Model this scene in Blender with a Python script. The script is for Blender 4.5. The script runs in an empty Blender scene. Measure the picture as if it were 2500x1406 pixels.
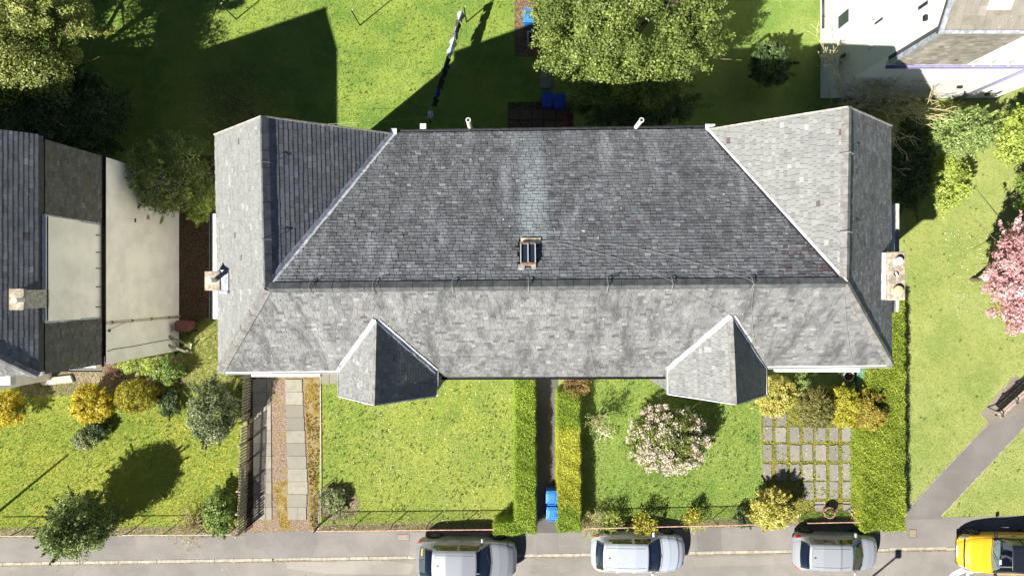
import bpy, bmesh, math, random
import numpy as np
from mathutils import Vector, Matrix

SC = bpy.context.scene
COL = SC.collection
random.seed(7)

# ---------------------------------------------------------------- camera
H = 32.0            # camera height above the ground in metres
F = 1664.0          # focal length in photo pixels (photo 2500 wide)
CX, CY = 1250.0, 703.0
cam_data = bpy.data.cameras.new("camera")
cam_data.sensor_width = 36.0
cam_data.lens = 36.0 * F / 2500.0
cam_data.clip_end = 500.0
cam = bpy.data.objects.new("camera", cam_data)
COL.objects.link(cam)
cam.location = (0, 0, H)
SC.camera = cam

# ---------------------------------------------------------------- sky and sun
SUN_EL = math.radians(44.6)
SH = Vector((0.772, 0.636, 0.0))          # horizontal direction in which shadows fall
to_sun = Vector((-SH.x * math.cos(SUN_EL), -SH.y * math.cos(SUN_EL), math.sin(SUN_EL)))
world = bpy.data.worlds.new("World")
SC.world = world
world.use_nodes = True
wn = world.node_tree
wn.nodes.clear()
wo = wn.nodes.new("ShaderNodeOutputWorld")
wb = wn.nodes.new("ShaderNodeBackground")
ws = wn.nodes.new("ShaderNodeTexSky")
ws.sky_type = 'NISHITA'
ws.sun_disc = False
ws.sun_elevation = SUN_EL
ws.sun_rotation = math.atan2(to_sun.x, to_sun.y)
ws.air_density = 0.42
ws.dust_density = 0.0
ws.ozone_density = 1.0
wb.inputs["Strength"].default_value = 0.05
wn.links.new(ws.outputs[0], wb.inputs[0])
wn.links.new(wb.outputs[0], wo.inputs[0])
sun_data = bpy.data.lights.new("sun", 'SUN')
sun_data.energy = 5.0
sun_data.angle = math.radians(0.5)
sun_data.color = (1.0, 0.95, 0.86)
sun = bpy.data.objects.new("sun", sun_data)
COL.objects.link(sun)
sun.rotation_euler = to_sun.to_track_quat('Z', 'Y').to_euler()
SC.view_settings.view_transform = 'Standard'
SC.view_settings.look = 'None'
SC.view_settings.gamma = 1.0
SC.view_settings.use_curve_mapping = False
SC.view_settings.exposure = 1.35
SC.cycles.max_bounces = 6
SC.cycles.transparent_max_bounces = 8

# ---------------------------------------------------------------- helpers
def P(px, py, z=0.0):
    k = (H - z) / F
    return Vector(((px - CX) * k, (CY - py) * k, z))

def ray_plane(px, py, a, b, c):
    n = (b - a).cross(c - a)
    d = Vector(((px - CX) / F, (CY - py) / F, -1.0))
    o = Vector((0, 0, H))
    t = n.dot(a - o) / n.dot(d)
    return o + d * t

def link(o, parent=None, local=False):
    COL.objects.link(o)
    if parent is not None:
        o.parent = parent
        if not local and parent.type == 'EMPTY':
            o.matrix_parent_inverse = Matrix.Translation(-parent.location)
    return o

def tag(o, label=None, cat=None, group=None, kind=None):
    if label: o["label"] = label
    if cat: o["category"] = cat
    if group: o["group"] = group
    if kind: o["kind"] = kind
    return o

def thing(name, label, cat, loc, group=None):
    o = bpy.data.objects.new(name, None)
    o.empty_display_size = 0.2
    COL.objects.link(o)
    o.location = loc
    return tag(o, label, cat, group)

def new_mesh(name, verts, faces, mat, smooth=False, tone=None):
    me = bpy.data.meshes.new(name)
    me.from_pydata([tuple(v) for v in verts], [], faces)
    if mat is not None: me.materials.append(mat)
    if smooth:
        me.polygons.foreach_set("use_smooth", [True] * len(me.polygons))
    if tone is not None:
        at = me.attributes.new("tone", 'FLOAT', 'POINT')
        at.data.foreach_set("value", tone)
    me.update()
    return me

def mesh_obj(name, verts, faces, mat, parent=None, smooth=False, tone=None, local=False):
    return link(bpy.data.objects.new(name, new_mesh(name, verts, faces, mat, smooth, tone)), parent, local)

def np_mesh(name, verts, k, mat, parent=None, tone=None, local=False):
    """verts (N*k,3): N separate polygons of k corners each."""
    n = len(verts) // k
    me = bpy.data.meshes.new(name)
    me.vertices.add(n * k)
    me.vertices.foreach_set("co", np.ascontiguousarray(verts, dtype=np.float32).ravel())
    me.loops.add(n * k)
    me.loops.foreach_set("vertex_index", np.arange(n * k, dtype=np.int32))
    me.polygons.add(n)
    me.polygons.foreach_set("loop_start", np.arange(0, n * k, k, dtype=np.int32))
    me.polygons.foreach_set("loop_total", np.full(n, k, dtype=np.int32))
    me.update(calc_edges=True)
    me.materials.append(mat)
    if tone is not None:
        at = me.attributes.new("tone", 'FLOAT', 'POINT')
        at.data.foreach_set("value", np.repeat(np.asarray(tone, dtype=np.float32), k))
    return link(bpy.data.objects.new(name, me), parent, local)

class MB:
    """collects simple solids into one mesh"""
    def __init__(s):
        s.v = []; s.f = []
    def add(s, vs, fs):
        o = len(s.v)
        s.v += [Vector(v) for v in vs]
        s.f += [tuple(i + o for i in f) for f in fs]
        return s
    def box(s, c, size, rz=0.0, m=None):
        x, y, z = size[0] / 2, size[1] / 2, size[2] / 2
        R = m if m is not None else Matrix.Rotation(rz, 3, 'Z')
        vs = [R @ Vector((a * x, b * y, d * z)) + Vector(c) for d in (-1, 1) for a, b in ((-1, -1), (1, -1), (1, 1), (-1, 1))]
        return s.add(vs, [(3, 2, 1, 0), (4, 5, 6, 7), (0, 1, 5, 4), (1, 2, 6, 5), (2, 3, 7, 6), (3, 0, 4, 7)])
    def bar(s, a, b, w, h, up=(0, 0, 1)):
        a = Vector(a); b = Vector(b); d = b - a
        x = d.normalized(); u = Vector(up)
        y = u.cross(x)
        if y.length < 1e-4: y = Vector((1, 0, 0)).cross(x)
        y.normalize(); z = x.cross(y)
        m = Matrix((x, y, z)).transposed()
        return s.box((a + b) / 2, (d.length, w, h), m=m)
    def cyl(s, a, b, r0, r1=None, n=10, cap=True):
        r1 = r0 if r1 is None else r1
        a = Vector(a); b = Vector(b)
        x = (b - a).normalized()
        y = x.orthogonal().normalized(); z = x.cross(y)
        vs = []
        for p, r in ((a, r0), (b, r1)):
            for i in range(n):
                t = 2 * math.pi * i / n
                vs.append(p + (y * math.cos(t) + z * math.sin(t)) * r)
        fs = [(i, (i + 1) % n, n + (i + 1) % n, n + i) for i in range(n)]
        if cap: fs += [tuple(range(n - 1, -1, -1)), tuple(range(n, 2 * n))]
        return s.add(vs, fs)
    def tube(s, pts, r, n=6):
        for i in range(len(pts) - 1):
            rr = r if not hasattr(r, '__len__') else r[i]
            r2 = r if not hasattr(r, '__len__') else r[i + 1]
            s.cyl(pts[i], pts[i + 1], rr, r2, n)
        return s
    def prism(s, poly, z0, z1):
        n = len(poly)
        a = 0
        for i in range(n):
            p, q = poly[i], poly[(i + 1) % n]
            a += p[0] * q[1] - q[0] * p[1]
        if a < 0: poly = poly[::-1]
        vs = [(p[0], p[1], z0) for p in poly] + [(p[0], p[1], z1) for p in poly]
        fs = [tuple(range(n - 1, -1, -1)), tuple(range(n, 2 * n))] + [(i, (i + 1) % n, n + (i + 1) % n, n + i) for i in range(n)]
        return s.add(vs, fs)
    def slab(s, pts, n, t):
        """polygon pts thickened by t along -n"""
        k = len(pts)
        pts = [Vector(p) for p in pts]
        lo = [p - Vector(n) * t for p in pts]
        nn = (pts[1] - pts[0]).cross(pts[2] - pts[0])
        top = tuple(range(k)) if nn.dot(Vector(n)) > 0 else tuple(range(k - 1, -1, -1))
        bot = tuple(k + i for i in reversed(top))
        fs = [top, bot]
        for i in range(k):
            a, b = top[i], top[(i + 1) % k]
            fs.append((b, a, a + k, b + k))
        return s.add(pts + lo, fs)
    def lathe(s, c, prof, n=16):
        c = Vector(c); vs = []
        for r, z in prof:
            for i in range(n):
                t = 2 * math.pi * i / n
                vs.append(c + Vector((r * math.cos(t), r * math.sin(t), z)))
        fs = []
        for j in range(len(prof) - 1):
            for i in range(n):
                fs.append((j * n + i, j * n + (i + 1) % n, (j + 1) * n + (i + 1) % n, (j + 1) * n + i))
        fs.append(tuple(range(n - 1, -1, -1)))
        fs.append(tuple(range((len(prof) - 1) * n, len(prof) * n)))
        return s.add(vs, fs)
    def build(s, name, mat, parent=None, smooth=False, local=False, bevel=0.0):
        o = mesh_obj(name, s.v, s.f, mat, parent, smooth, None, local)
        if bevel:
            m = o.modifiers.new("bevel", 'BEVEL'); m.width = bevel; m.segments = 2; m.limit_method = 'ANGLE'
        return o

def sheet(name, pxpoly, z, mat, kind="structure", parent=None):
    vs = [P(x, y, 0) + Vector((0, 0, z)) for x, y in pxpoly]
    a = sum(vs[i].x * vs[(i + 1) % len(vs)].y - vs[(i + 1) % len(vs)].x * vs[i].y for i in range(len(vs)))
    if a < 0: vs = vs[::-1]
    o = mesh_obj(name, vs, [tuple(range(len(vs)))], mat, parent)
    if kind: o["kind"] = kind
    return o

# ---------------------------------------------------------------- materials
def srgb(r, g, b):
    def f(c):
        c /= 255.0
        return c / 12.92 if c <= 0.04045 else ((c + 0.055) / 1.055) ** 2.4
    return (f(r), f(g), f(b), 1.0)

class NT:
    def __init__(s, name):
        s.m = bpy.data.materials.new(name); s.m.use_nodes = True
        s.t = s.m.node_tree; s.t.nodes.clear()
        s.out = s.t.nodes.new("ShaderNodeOutputMaterial")
        s.b = s.t.nodes.new("ShaderNodeBsdfPrincipled")
        s.t.links.new(s.b.outputs[0], s.out.inputs[0])
        s._pos = None
    def n(s, ty, **kw):
        nd = s.t.nodes.new(ty)
        for k, v in kw.items(): setattr(nd, k, v)
        return nd
    def set(s, sock, v):
        if isinstance(v, bpy.types.NodeSocket): s.t.links.new(v, sock)
        else:
            if hasattr(sock.default_value, '__len__') and not hasattr(v, '__len__'): v = (v,) * len(sock.default_value)
            if hasattr(v, '__len__') and len(v) == 3 and len(sock.default_value) == 4: v = tuple(v) + (1,)
            sock.default_value = v
    def pos(s):
        if s._pos is None: s._pos = s.n("ShaderNodeNewGeometry").outputs["Position"]
        return s._pos
    def mapping(s, scale, rot=(0, 0, 0), vec=None):
        m = s.n("ShaderNodeMapping")
        s.set(m.inputs["Vector"], vec if vec is not None else s.pos())
        m.inputs["Scale"].default_value = scale
        m.inputs["Rotation"].default_value = rot
        return m.outputs[0]
    def noise(s, scale, detail=4, rough=0.55, vec=None, dist=0.0, out=0):
        nd = s.n("ShaderNodeTexNoise")
        s.set(nd.inputs["Vector"], vec if vec is not None else s.pos())
        nd.inputs["Scale"].default_value = scale; nd.inputs["Detail"].default_value = detail
        nd.inputs["Roughness"].default_value = rough; nd.inputs["Distortion"].default_value = dist
        return nd.outputs[out]
    def voronoi(s, scale, vec=None, out="Distance"):
        nd = s.n("ShaderNodeTexVoronoi")
        s.set(nd.inputs["Vector"], vec if vec is not None else s.pos())
        nd.inputs["Scale"].default_value = scale
        return nd.outputs[out]
    def rng(s, v, a, b, c=0.0, d=1.0, smooth=True):
        nd = s.n("ShaderNodeMapRange")
        nd.interpolation_type = 'SMOOTHSTEP' if smooth else 'LINEAR'
        s.set(nd.inputs[0], v)
        for i, x in zip((1, 2, 3, 4), (a, b, c, d)): nd.inputs[i].default_value = x
        return nd.outputs[0]
    def mix(s, f, a, b, mode='MIX'):
        nd = s.n("ShaderNodeMix"); nd.data_type = 'RGBA'; nd.blend_type = mode
        s.set(nd.inputs[0], f); s.set(nd.inputs[6], a); s.set(nd.inputs[7], b)
        return nd.outputs[2]
    def math(s, op, a, b=0.0, c=0.0):
        nd = s.n("ShaderNodeMath", operation=op)
        s.set(nd.inputs[0], a); s.set(nd.inputs[1], b); s.set(nd.inputs[2], c)
        return nd.outputs[0]
    def attr(s, name="tone"):
        nd = s.n("ShaderNodeAttribute"); nd.attribute_name = name
        return nd.outputs["Fac"]
    def ramp(s, f, stops):
        nd = s.n("ShaderNodeValToRGB")
        cr = nd.color_ramp
        while len(cr.elements) < len(stops): cr.elements.new(0.5)
        for e, (p, c) in zip(cr.elements, stops):
            e.position = p; e.color = tuple(c) if len(c) == 4 else tuple(c) + (1,)
        s.set(nd.inputs[0], f)
        return nd.outputs[0]
    def bump(s, h, strength=0.3, dist=0.02):
        nd = s.n("ShaderNodeBump")
        nd.inputs["Strength"].default_value = strength; nd.inputs["Distance"].default_value = dist
        s.set(nd.inputs["Height"], h)
        s.t.links.new(nd.outputs[0], s.b.inputs["Normal"])
    def fin(s, color, rough=0.8, metal=0.0, spec=0.4, **kw):
        s.set(s.b.inputs["Base Color"], color); s.set(s.b.inputs["Roughness"], rough)
        s.b.inputs["Metallic"].default_value = metal
        s.b.inputs["Specular IOR Level"].default_value = spec
        for k, v in kw.items(): s.set(s.b.inputs[k], v)
        return s.m

def sc(c, k): return tuple(min(1, x * k) for x in c[:3])

def m_plain(name, col, rough=0.7, metal=0.0, var=0.15, scale=6.0, spec=0.4, bump=0.0, coat=0.0):
    t = NT(name)
    c = t.mix(t.rng(t.noise(scale, 5), 0.35, 0.68), sc(col, 1 - var), sc(col, 1 + var))
    if bump: t.bump(t.noise(scale * 8, 4), bump, 0.01)
    m = t.fin(c, rough, metal, spec)
    if coat: t.b.inputs["Coat Weight"].default_value = coat; t.b.inputs["Coat Roughness"].default_value = 0.06
    return m

def m_slate(name, dark, mid, light, blotch=0.5, streak=0.0, lichen=0.5, moss=0.0, vertical_y=True, bs=1.3):
    t = NT(name)
    tone = t.attr()
    c = t.ramp(tone, [(0.0, sc((0.075, 0.055, 0.06), 1.0)), (0.06, dark), (0.5, mid), (0.9, light), (1.0, sc(light, 1.15))])
    # broad weathering patches running down the slope
    mv = t.mapping((0.9, 0.28, 0.3) if vertical_y else (0.28, 0.9, 0.3))
    big = t.rng(t.noise(bs, 6, 0.68, mv), 0.44, 0.66)
    c = t.mix(t.math('MULTIPLY', big, blotch), c, sc(dark, 0.75))
    pal = t.rng(t.noise(1.1, 6, 0.65, t.mapping((1.1, 0.3, 0.3), (0, 0, 0.1))), 0.52, 0.75)
    c = t.mix(t.math('MULTIPLY', pal, streak), c, sc(light, 1.45))
    fine = t.noise(22, 4, 0.7)
    c = t.mix(t.rng(fine, 0.45, 0.8, 0, 0.35), c, sc(light, 1.3))
    c = t.mix(t.rng(fine, 0.5, 0.2, 0, 0.35), c, sc(dark, 0.6))
    lic = t.math('MULTIPLY', t.rng(t.noise(9, 3, 0.5), 0.66, 0.72), t.rng(t.noise(1.1, 2), 0.35, 0.7))
    c = t.mix(t.math('MULTIPLY', lic, lichen), c, (0.42, 0.43, 0.40, 1))
    if moss:
        mo = t.rng(t.noise(2.2, 4), 0.52, 0.7, 0, moss)
        c = t.mix(mo, c, (0.10, 0.10, 0.04, 1))
    t.bump(t.noise(45, 5, 0.7), 0.35, 0.01)
    return t, c

M = {}
def slates_mats():  # slate tones differ per slope, partly to put its light into the colour
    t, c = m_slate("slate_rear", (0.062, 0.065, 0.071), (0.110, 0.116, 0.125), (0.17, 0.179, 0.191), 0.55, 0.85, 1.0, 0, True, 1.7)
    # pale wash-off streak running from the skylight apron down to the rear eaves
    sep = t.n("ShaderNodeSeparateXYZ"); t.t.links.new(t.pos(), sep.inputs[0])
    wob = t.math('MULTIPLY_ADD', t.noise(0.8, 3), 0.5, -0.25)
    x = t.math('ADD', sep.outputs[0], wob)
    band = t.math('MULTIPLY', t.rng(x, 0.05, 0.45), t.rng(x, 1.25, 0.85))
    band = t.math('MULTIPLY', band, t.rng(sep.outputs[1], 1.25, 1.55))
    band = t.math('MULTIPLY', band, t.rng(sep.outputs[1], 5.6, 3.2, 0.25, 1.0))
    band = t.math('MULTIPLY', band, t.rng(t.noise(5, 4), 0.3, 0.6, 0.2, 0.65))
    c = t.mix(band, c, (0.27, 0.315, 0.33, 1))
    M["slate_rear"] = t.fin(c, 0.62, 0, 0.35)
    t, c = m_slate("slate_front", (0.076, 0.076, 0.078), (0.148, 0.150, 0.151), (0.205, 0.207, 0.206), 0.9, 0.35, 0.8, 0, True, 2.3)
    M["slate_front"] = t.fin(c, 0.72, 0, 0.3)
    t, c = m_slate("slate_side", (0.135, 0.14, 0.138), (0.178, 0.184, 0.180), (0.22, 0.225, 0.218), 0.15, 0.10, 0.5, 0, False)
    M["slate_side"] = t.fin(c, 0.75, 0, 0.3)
    t, c = m_slate("slate_shade", (0.090, 0.094, 0.102), (0.135, 0.141, 0.152), (0.20, 0.207, 0.22), 0.3, 0.15, 1.0, 0, False)  # lifted to stand in for sky light on slopes turned from the sun
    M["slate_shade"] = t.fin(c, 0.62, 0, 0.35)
    t, c = m_slate("slate_right", (0.10, 0.10, 0.106), (0.165, 0.167, 0.174), (0.25, 0.254, 0.262), 0.35, 0.3, 1.0, 0, False)  # lightened because the sun only grazes this slope
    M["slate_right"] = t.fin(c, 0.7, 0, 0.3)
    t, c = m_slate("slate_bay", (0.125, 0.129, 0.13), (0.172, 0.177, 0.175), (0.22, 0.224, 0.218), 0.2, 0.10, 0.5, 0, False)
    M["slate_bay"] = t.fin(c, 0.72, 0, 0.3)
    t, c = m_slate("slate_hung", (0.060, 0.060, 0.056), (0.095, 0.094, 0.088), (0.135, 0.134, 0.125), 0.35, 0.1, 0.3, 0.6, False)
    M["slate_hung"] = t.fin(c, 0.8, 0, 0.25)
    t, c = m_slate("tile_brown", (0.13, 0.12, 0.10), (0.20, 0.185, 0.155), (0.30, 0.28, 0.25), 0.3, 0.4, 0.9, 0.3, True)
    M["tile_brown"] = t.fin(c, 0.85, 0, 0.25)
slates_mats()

M["deck"] = m_plain("roof_deck", (0.05, 0.05, 0.055), 0.9)
M["ridge"] = m_plain("ridge_clay", (0.165, 0.16, 0.152), 0.8, var=0.25, scale=5, bump=0.3)
M["ridge_dark"] = m_plain("ridge_dark", (0.085, 0.088, 0.092), 0.7, var=0.3, scale=4, bump=0.3)
M["lead"] = m_plain("lead", (0.40, 0.415, 0.44), 0.45, 0.0, 0.25, 7, 0.5, 0.2)
M["lead_dull_shade"] = m_plain("lead_dull_shade", (0.30, 0.33, 0.38), 0.5, 0.2, 0.3, 7, 0.5, 0.2)  # bluer, darker copy of lead; shade and sky light put into the colour
M["concrete"] = m_plain("concrete", (0.36, 0.34, 0.30), 0.9, var=0.3, scale=8, bump=0.4)
M["chimney"] = m_plain("chimney_render", (0.29, 0.255, 0.20), 0.9, var=0.35, scale=7, bump=0.5)
M["pot_white"] = m_plain("pot_white", (0.62, 0.60, 0.54), 0.6, var=0.1)
M["pot_clay"] = m_plain("pot_clay", (0.52, 0.42, 0.26), 0.8, var=0.2)
M["black_iron"] = m_plain("black_iron", (0.015, 0.015, 0.016), 0.5, var=0.2)
M["black_gutter"] = m_plain("black_gutter", (0.02, 0.02, 0.024), 0.45, var=0.3)
M["brown_gutter"] = m_plain("brown_gutter", (0.045, 0.025, 0.02), 0.5, var=0.3)
M["white_plastic"] = m_plain("white_plastic", (0.50, 0.50, 0.485), 0.45, var=0.08)
M["pipe_purple"] = m_plain("pipe_violet_grey", (0.20, 0.19, 0.32), 0.5, var=0.1)
M["cable"] = m_plain("cable_white", (0.27, 0.265, 0.24), 0.6, var=0.05)
M["rust"] = m_plain("rusty_iron", (0.20, 0.12, 0.075), 0.85, var=0.4, scale=12)
M["pink_rail"] = m_plain("pink_rail", (0.50, 0.30, 0.24), 0.7, var=0.25)
M["wood_grey"] = m_plain("weathered_wood", (0.30, 0.27, 0.20), 0.85, var=0.35, scale=9, bump=0.3)
M["wood_pink"] = m_plain("bench_wood", (0.31, 0.24, 0.215), 0.75, var=0.2, scale=9)
M["bin_blue"] = m_plain("bin_blue", (0.030, 0.17, 0.52), 0.35, var=0.12, scale=5, spec=0.5)
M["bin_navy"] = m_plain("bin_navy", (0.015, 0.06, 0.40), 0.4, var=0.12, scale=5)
M["bin_brown"] = m_plain("bin_brown", (0.16, 0.055, 0.045), 0.5, var=0.15, scale=5)
M["bin_dark"] = m_plain("bin_dark", (0.01, 0.03, 0.12), 0.5)
M["rubber"] = m_plain("rubber", (0.012, 0.012, 0.012), 0.8)
M["cast"] = m_plain("cast_iron", (0.10, 0.09, 0.075), 0.7, var=0.3, scale=20)
M["cover"] = m_plain("cover_rust", (0.26, 0.21, 0.18), 0.8, var=0.12, scale=14, bump=0.4)
M["paint_white"] = m_plain("road_paint", (0.55, 0.55, 0.53), 0.75, var=0.12, scale=7)
M["kerb"] = m_plain("kerb_stone", (0.31, 0.285, 0.235), 0.85, var=0.2, scale=4, bump=0.3)
M["edge_stone"] = m_plain("edge_stone", (0.25, 0.225, 0.17), 0.9, var=0.3, scale=6)
M["stone"] = m_plain("stone", (0.40, 0.37, 0.31), 0.85, var=0.25, scale=4, bump=0.3)
M["green_paint"] = m_plain("green_paint", (0.10, 0.22, 0.16), 0.6, var=0.25)
M["terracotta"] = m_plain("terracotta", (0.33, 0.20, 0.15), 0.8, var=0.2)
M["bark"] = m_plain("bark", (0.13, 0.10, 0.07), 0.9, var=0.4, scale=14, bump=0.5)
M["bark_pale"] = m_plain("bark_pale", (0.36, 0.31, 0.20), 0.9, var=0.3, scale=14, bump=0.4)
M["twig_brown"] = m_plain("twig_brown", (0.26, 0.19, 0.10), 0.9, var=0.3, scale=10)
M["twig_straw"] = m_plain("twig_straw", (0.46, 0.40, 0.22), 0.9, var=0.3, scale=10)

def m_wall(name, col, stain, amt, bumps=0.25):
    t = NT(name)
    c = t.mix(t.rng(t.noise(1.2, 5, 0.6), 0.35, 0.7, 0, amt), col, stain)
    c = t.mix(t.rng(t.noise(0.9, 6, 0.7, t.mapping((1, 1.6, 0.35))), 0.55, 0.8, 0, amt * 1.2), c, sc(stain, 0.7))
    c = t.mix(t.rng(t.noise(30, 4, 0.7), 0.4, 0.75, 0, 0.18), c, sc(stain, 0.8))
    t.bump(t.noise(70, 4, 0.7), bumps, 0.01)
    return t.fin(c, 0.9, 0, 0.25)
M["wall_cream"] = m_wall("render_cream", (0.87, 0.83, 0.765), (0.64, 0.605, 0.56), 0.6)
M["wall_white"] = m_wall("render_white", (0.62, 0.615, 0.59), (0.50, 0.49, 0.465), 0.5)

def m_glass(name, col=(0.02, 0.04, 0.09)):
    t = NT(name)
    return t.fin(col, 0.08, 0, 0.6)
M["glass_dark"] = m_glass("window_glass", (0.018, 0.028, 0.05))

def m_carglass(name="car_glass", tint=(0.35, 0.40, 0.42)):
    t = NT(name)
    tr = t.n("ShaderNodeBsdfTransparent"); tr.inputs[0].default_value = tint + (1,)
    gl = t.n("ShaderNodeBsdfGlossy"); gl.inputs["Roughness"].default_value = 0.03; gl.inputs["Color"].default_value = (1, 1, 1, 1)
    fr = t.n("ShaderNodeFresnel"); fr.inputs[0].default_value = 1.6
    mx = t.n("ShaderNodeMixShader")
    t.t.links.new(t.math('ADD', fr.outputs[0], 0.06), mx.inputs[0]); t.t.links.new(tr.outputs[0], mx.inputs[1]); t.t.links.new(gl.outputs[0], mx.inputs[2])
    t.t.links.new(mx.outputs[0], t.out.inputs[0])
    return t.m
M["car_glass"] = m_carglass()
M["windscreen_glass"] = m_carglass("windscreen_glass", (0.80, 0.87, 0.88))

def m_leaf(name, a, b, c2=None, rough=0.5, trans=0.25, spec=0.4, gain=1.35):
    t = NT(name)
    a = sc(a, gain); b = sc(b, gain); c2 = None if c2 is None else sc(c2, min(gain, 0.8 / max(c2[:3])))
    stops = [(0.0, a), (1.0, b)] if c2 is None else [(0.0, a), (0.62, b), (1.0, c2)]
    c = t.ramp(t.attr(), stops)
    m = t.fin(c, rough, 0, spec)
    tl = t.n("ShaderNodeBsdfTranslucent"); t.t.links.new(c, tl.inputs[0])
    mx = t.n("ShaderNodeMixShader"); mx.inputs[0].default_value = trans
    t.t.links.new(t.b.outputs[0], mx.inputs[1]); t.t.links.new(tl.outputs[0], mx.inputs[2])
    t.t.links.new(mx.outputs[0], t.out.inputs[0])
    return m

def m_ground(name, g1, g2, g3, bare, bare_amt=0.2, s=1.0):
    t = NT(name)
    g1, g2, g3, bare = [(q[0] * 1.46, q[1] * 1.48, q[2] * 1.7 + 0.007) for q in (g1, g2, g3, bare)]
    c = t.mix(t.rng(t.noise(0.55 * s, 5, 0.6), 0.42, 0.58), g1, g2)
    c = t.mix(t.rng(t.noise(0.22 * s, 4, 0.6, t.mapping((1, 1.5, 1), (0, 0, 0.8))), 0.45, 0.62, 0, 0.45), c, sc(g3, 1.15))
    c = t.mix(t.rng(t.noise(2.4 * s, 5, 0.65, t.mapping((1, 1, 1), (0, 0, 0.6))), 0.45, 0.72, 0, 0.7), c, g3)
    c = t.mix(t.rng(t.noise(1.7 * s, 6, 0.7, t.mapping((1.3, 0.8, 1), (0, 0, 1.2))), 0.56, 0.78, 0, bare_amt), c, bare)
    f = t.noise(38, 5, 0.75)
    c = t.mix(t.rng(f, 0.5, 0.22, 0, 0.55), c, sc(g1, 0.42))
    c = t.mix(t.rng(f, 0.52, 0.8, 0, 0.35), c, sc(g3, 1.25))
    t.bump(t.noise(30, 6, 0.75), 0.9, 0.06)
    return t.fin(c, 0.95, 0, 0.15)
M["lawn_rear"] = m_ground("lawn_rear", (0.085, 0.145, 0.020), (0.14, 0.19, 0.026), (0.17, 0.20, 0.035), (0.16, 0.15, 0.05), 0.25)
M["lawn_left"] = m_ground("lawn_left", (0.125, 0.17, 0.020), (0.17, 0.197, 0.025), (0.21, 0.20, 0.032), (0.22, 0.18, 0.045), 0.35)
M["lawn_mid"] = m_ground("lawn_mid", (0.125, 0.172, 0.026), (0.17, 0.202, 0.030), (0.20, 0.21, 0.044), (0.21, 0.19, 0.07), 0.25)
M["lawn_right"] = m_ground("lawn_right", (0.095, 0.155, 0.024), (0.13, 0.18, 0.030), (0.165, 0.195, 0.045), (0.19, 0.18, 0.07), 0.2)
M["lawn_straw"] = m_ground("lawn_straw", (0.19, 0.19, 0.05), (0.25, 0.235, 0.075), (0.29, 0.26, 0.10), (0.27, 0.22, 0.10), 0.4)
M["lawn_park"] = m_ground("lawn_park", (0.145, 0.185, 0.040), (0.185, 0.21, 0.050), (0.215, 0.225, 0.068), (0.24, 0.21, 0.09), 0.3)

def m_asphalt(name, col, patch, speck=0.4, crack=0.0):
    t = NT(name)
    c = t.mix(t.rng(t.noise(0.5, 5, 0.6), 0.35, 0.68), sc(col, 0.86), sc(col, 1.12))
    c = t.mix(t.rng(t.noise(0.9, 6, 0.75, t.mapping((0.35, 1.6, 1))), 0.55, 0.72, 0, 0.6), c, patch)
    f = t.noise(60, 3, 0.8)
    c = t.mix(t.rng(f, 0.5, 0.85, 0, speck), c, sc(col, 1.7))
    c = t.mix(t.rng(f, 0.5, 0.2, 0, speck), c, sc(col, 0.5))
    c = t.mix(t.rng(t.noise(7, 2), 0.74, 0.77, 0, 0.5), c, (0.5, 0.48, 0.45, 1))
    if crack:
        nz = t.noise(0.55, 6, 0.62, t.mapping((1.0, 1.0, 1.0), (0, 0, 0.5)), 0.6)
        ln = t.math('ABSOLUTE', t.math('SUBTRACT', nz, 0.5))
        cr = t.math('MULTIPLY', t.rng(ln, 0.0035, 0.0, 0, crack), t.rng(t.noise(0.25, 2), 0.5, 0.62))
        c = t.mix(cr, c, sc(col, 0.35))
        st = t.rng(t.noise(0.8, 5, 0.7, t.mapping((0.5, 1.2, 1), (0, 0, 0.03))), 0.58, 0.66, 0, 0.35)
        c = t.mix(st, c, sc(col, 0.72))
    t.bump(t.noise(90, 3, 0.8), 0.35, 0.01)
    return t.fin(c, 0.9, 0, 0.25)
M["road"] = m_asphalt("road_asphalt", (0.195, 0.182, 0.166), (0.28, 0.262, 0.232), 0.4, 0.7)
M["pavement"] = m_asphalt("pavement_asphalt", (0.185, 0.172, 0.160), (0.235, 0.22, 0.20), 0.3, 0.55)
M["path"] = m_asphalt("path_asphalt", (0.095, 0.089, 0.083), (0.12, 0.113, 0.102), 0.35)
M["pathpark"] = m_asphalt("park_path_asphalt", (0.150, 0.140, 0.130), (0.18, 0.17, 0.155), 0.3)
M["pad"] = m_asphalt("bench_pad", (0.175, 0.15, 0.125), (0.15, 0.11, 0.065), 0.3)

def m_gravel(name, a, b, c3, scale=26, moss=(0.16, 0.12, 0.02), mo=0.0):
    t = NT(name)
    v = t.n("ShaderNodeTexVoronoi"); v.inputs["Scale"].default_value = scale
    t.set(v.inputs["Vector"], t.pos())
    r = t.n("ShaderNodeSeparateColor"); t.t.links.new(v.outputs["Color"], r.inputs[0])
    c = t.ramp(r.outputs[0], [(0, a), (0.5, b), (1, c3)])
    c = t.mix(t.rng(v.outputs["Distance"], 0.35, 0.75, 0, 0.7), c, sc(a, 0.25))
    if mo: c = t.mix(t.math('MULTIPLY', t.rng(t.noise(2.2, 5, 0.65), 0.42, 0.62), mo), c, moss)
    t.bump(v.outputs["Distance"], 0.8, 0.03)
    return t.fin(c, 0.9, 0, 0.2)
M["gravel_red"] = m_gravel("gravel_red", (0.20, 0.135, 0.10), (0.275, 0.20, 0.155), (0.34, 0.275, 0.225), 24, (0.19, 0.155, 0.06), 0.6)
M["moss"] = m_gravel("moss_strip", (0.15, 0.095, 0.014), (0.235, 0.15, 0.022), (0.30, 0.22, 0.055), 20, (0.24, 0.21, 0.12), 0.7)
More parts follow.
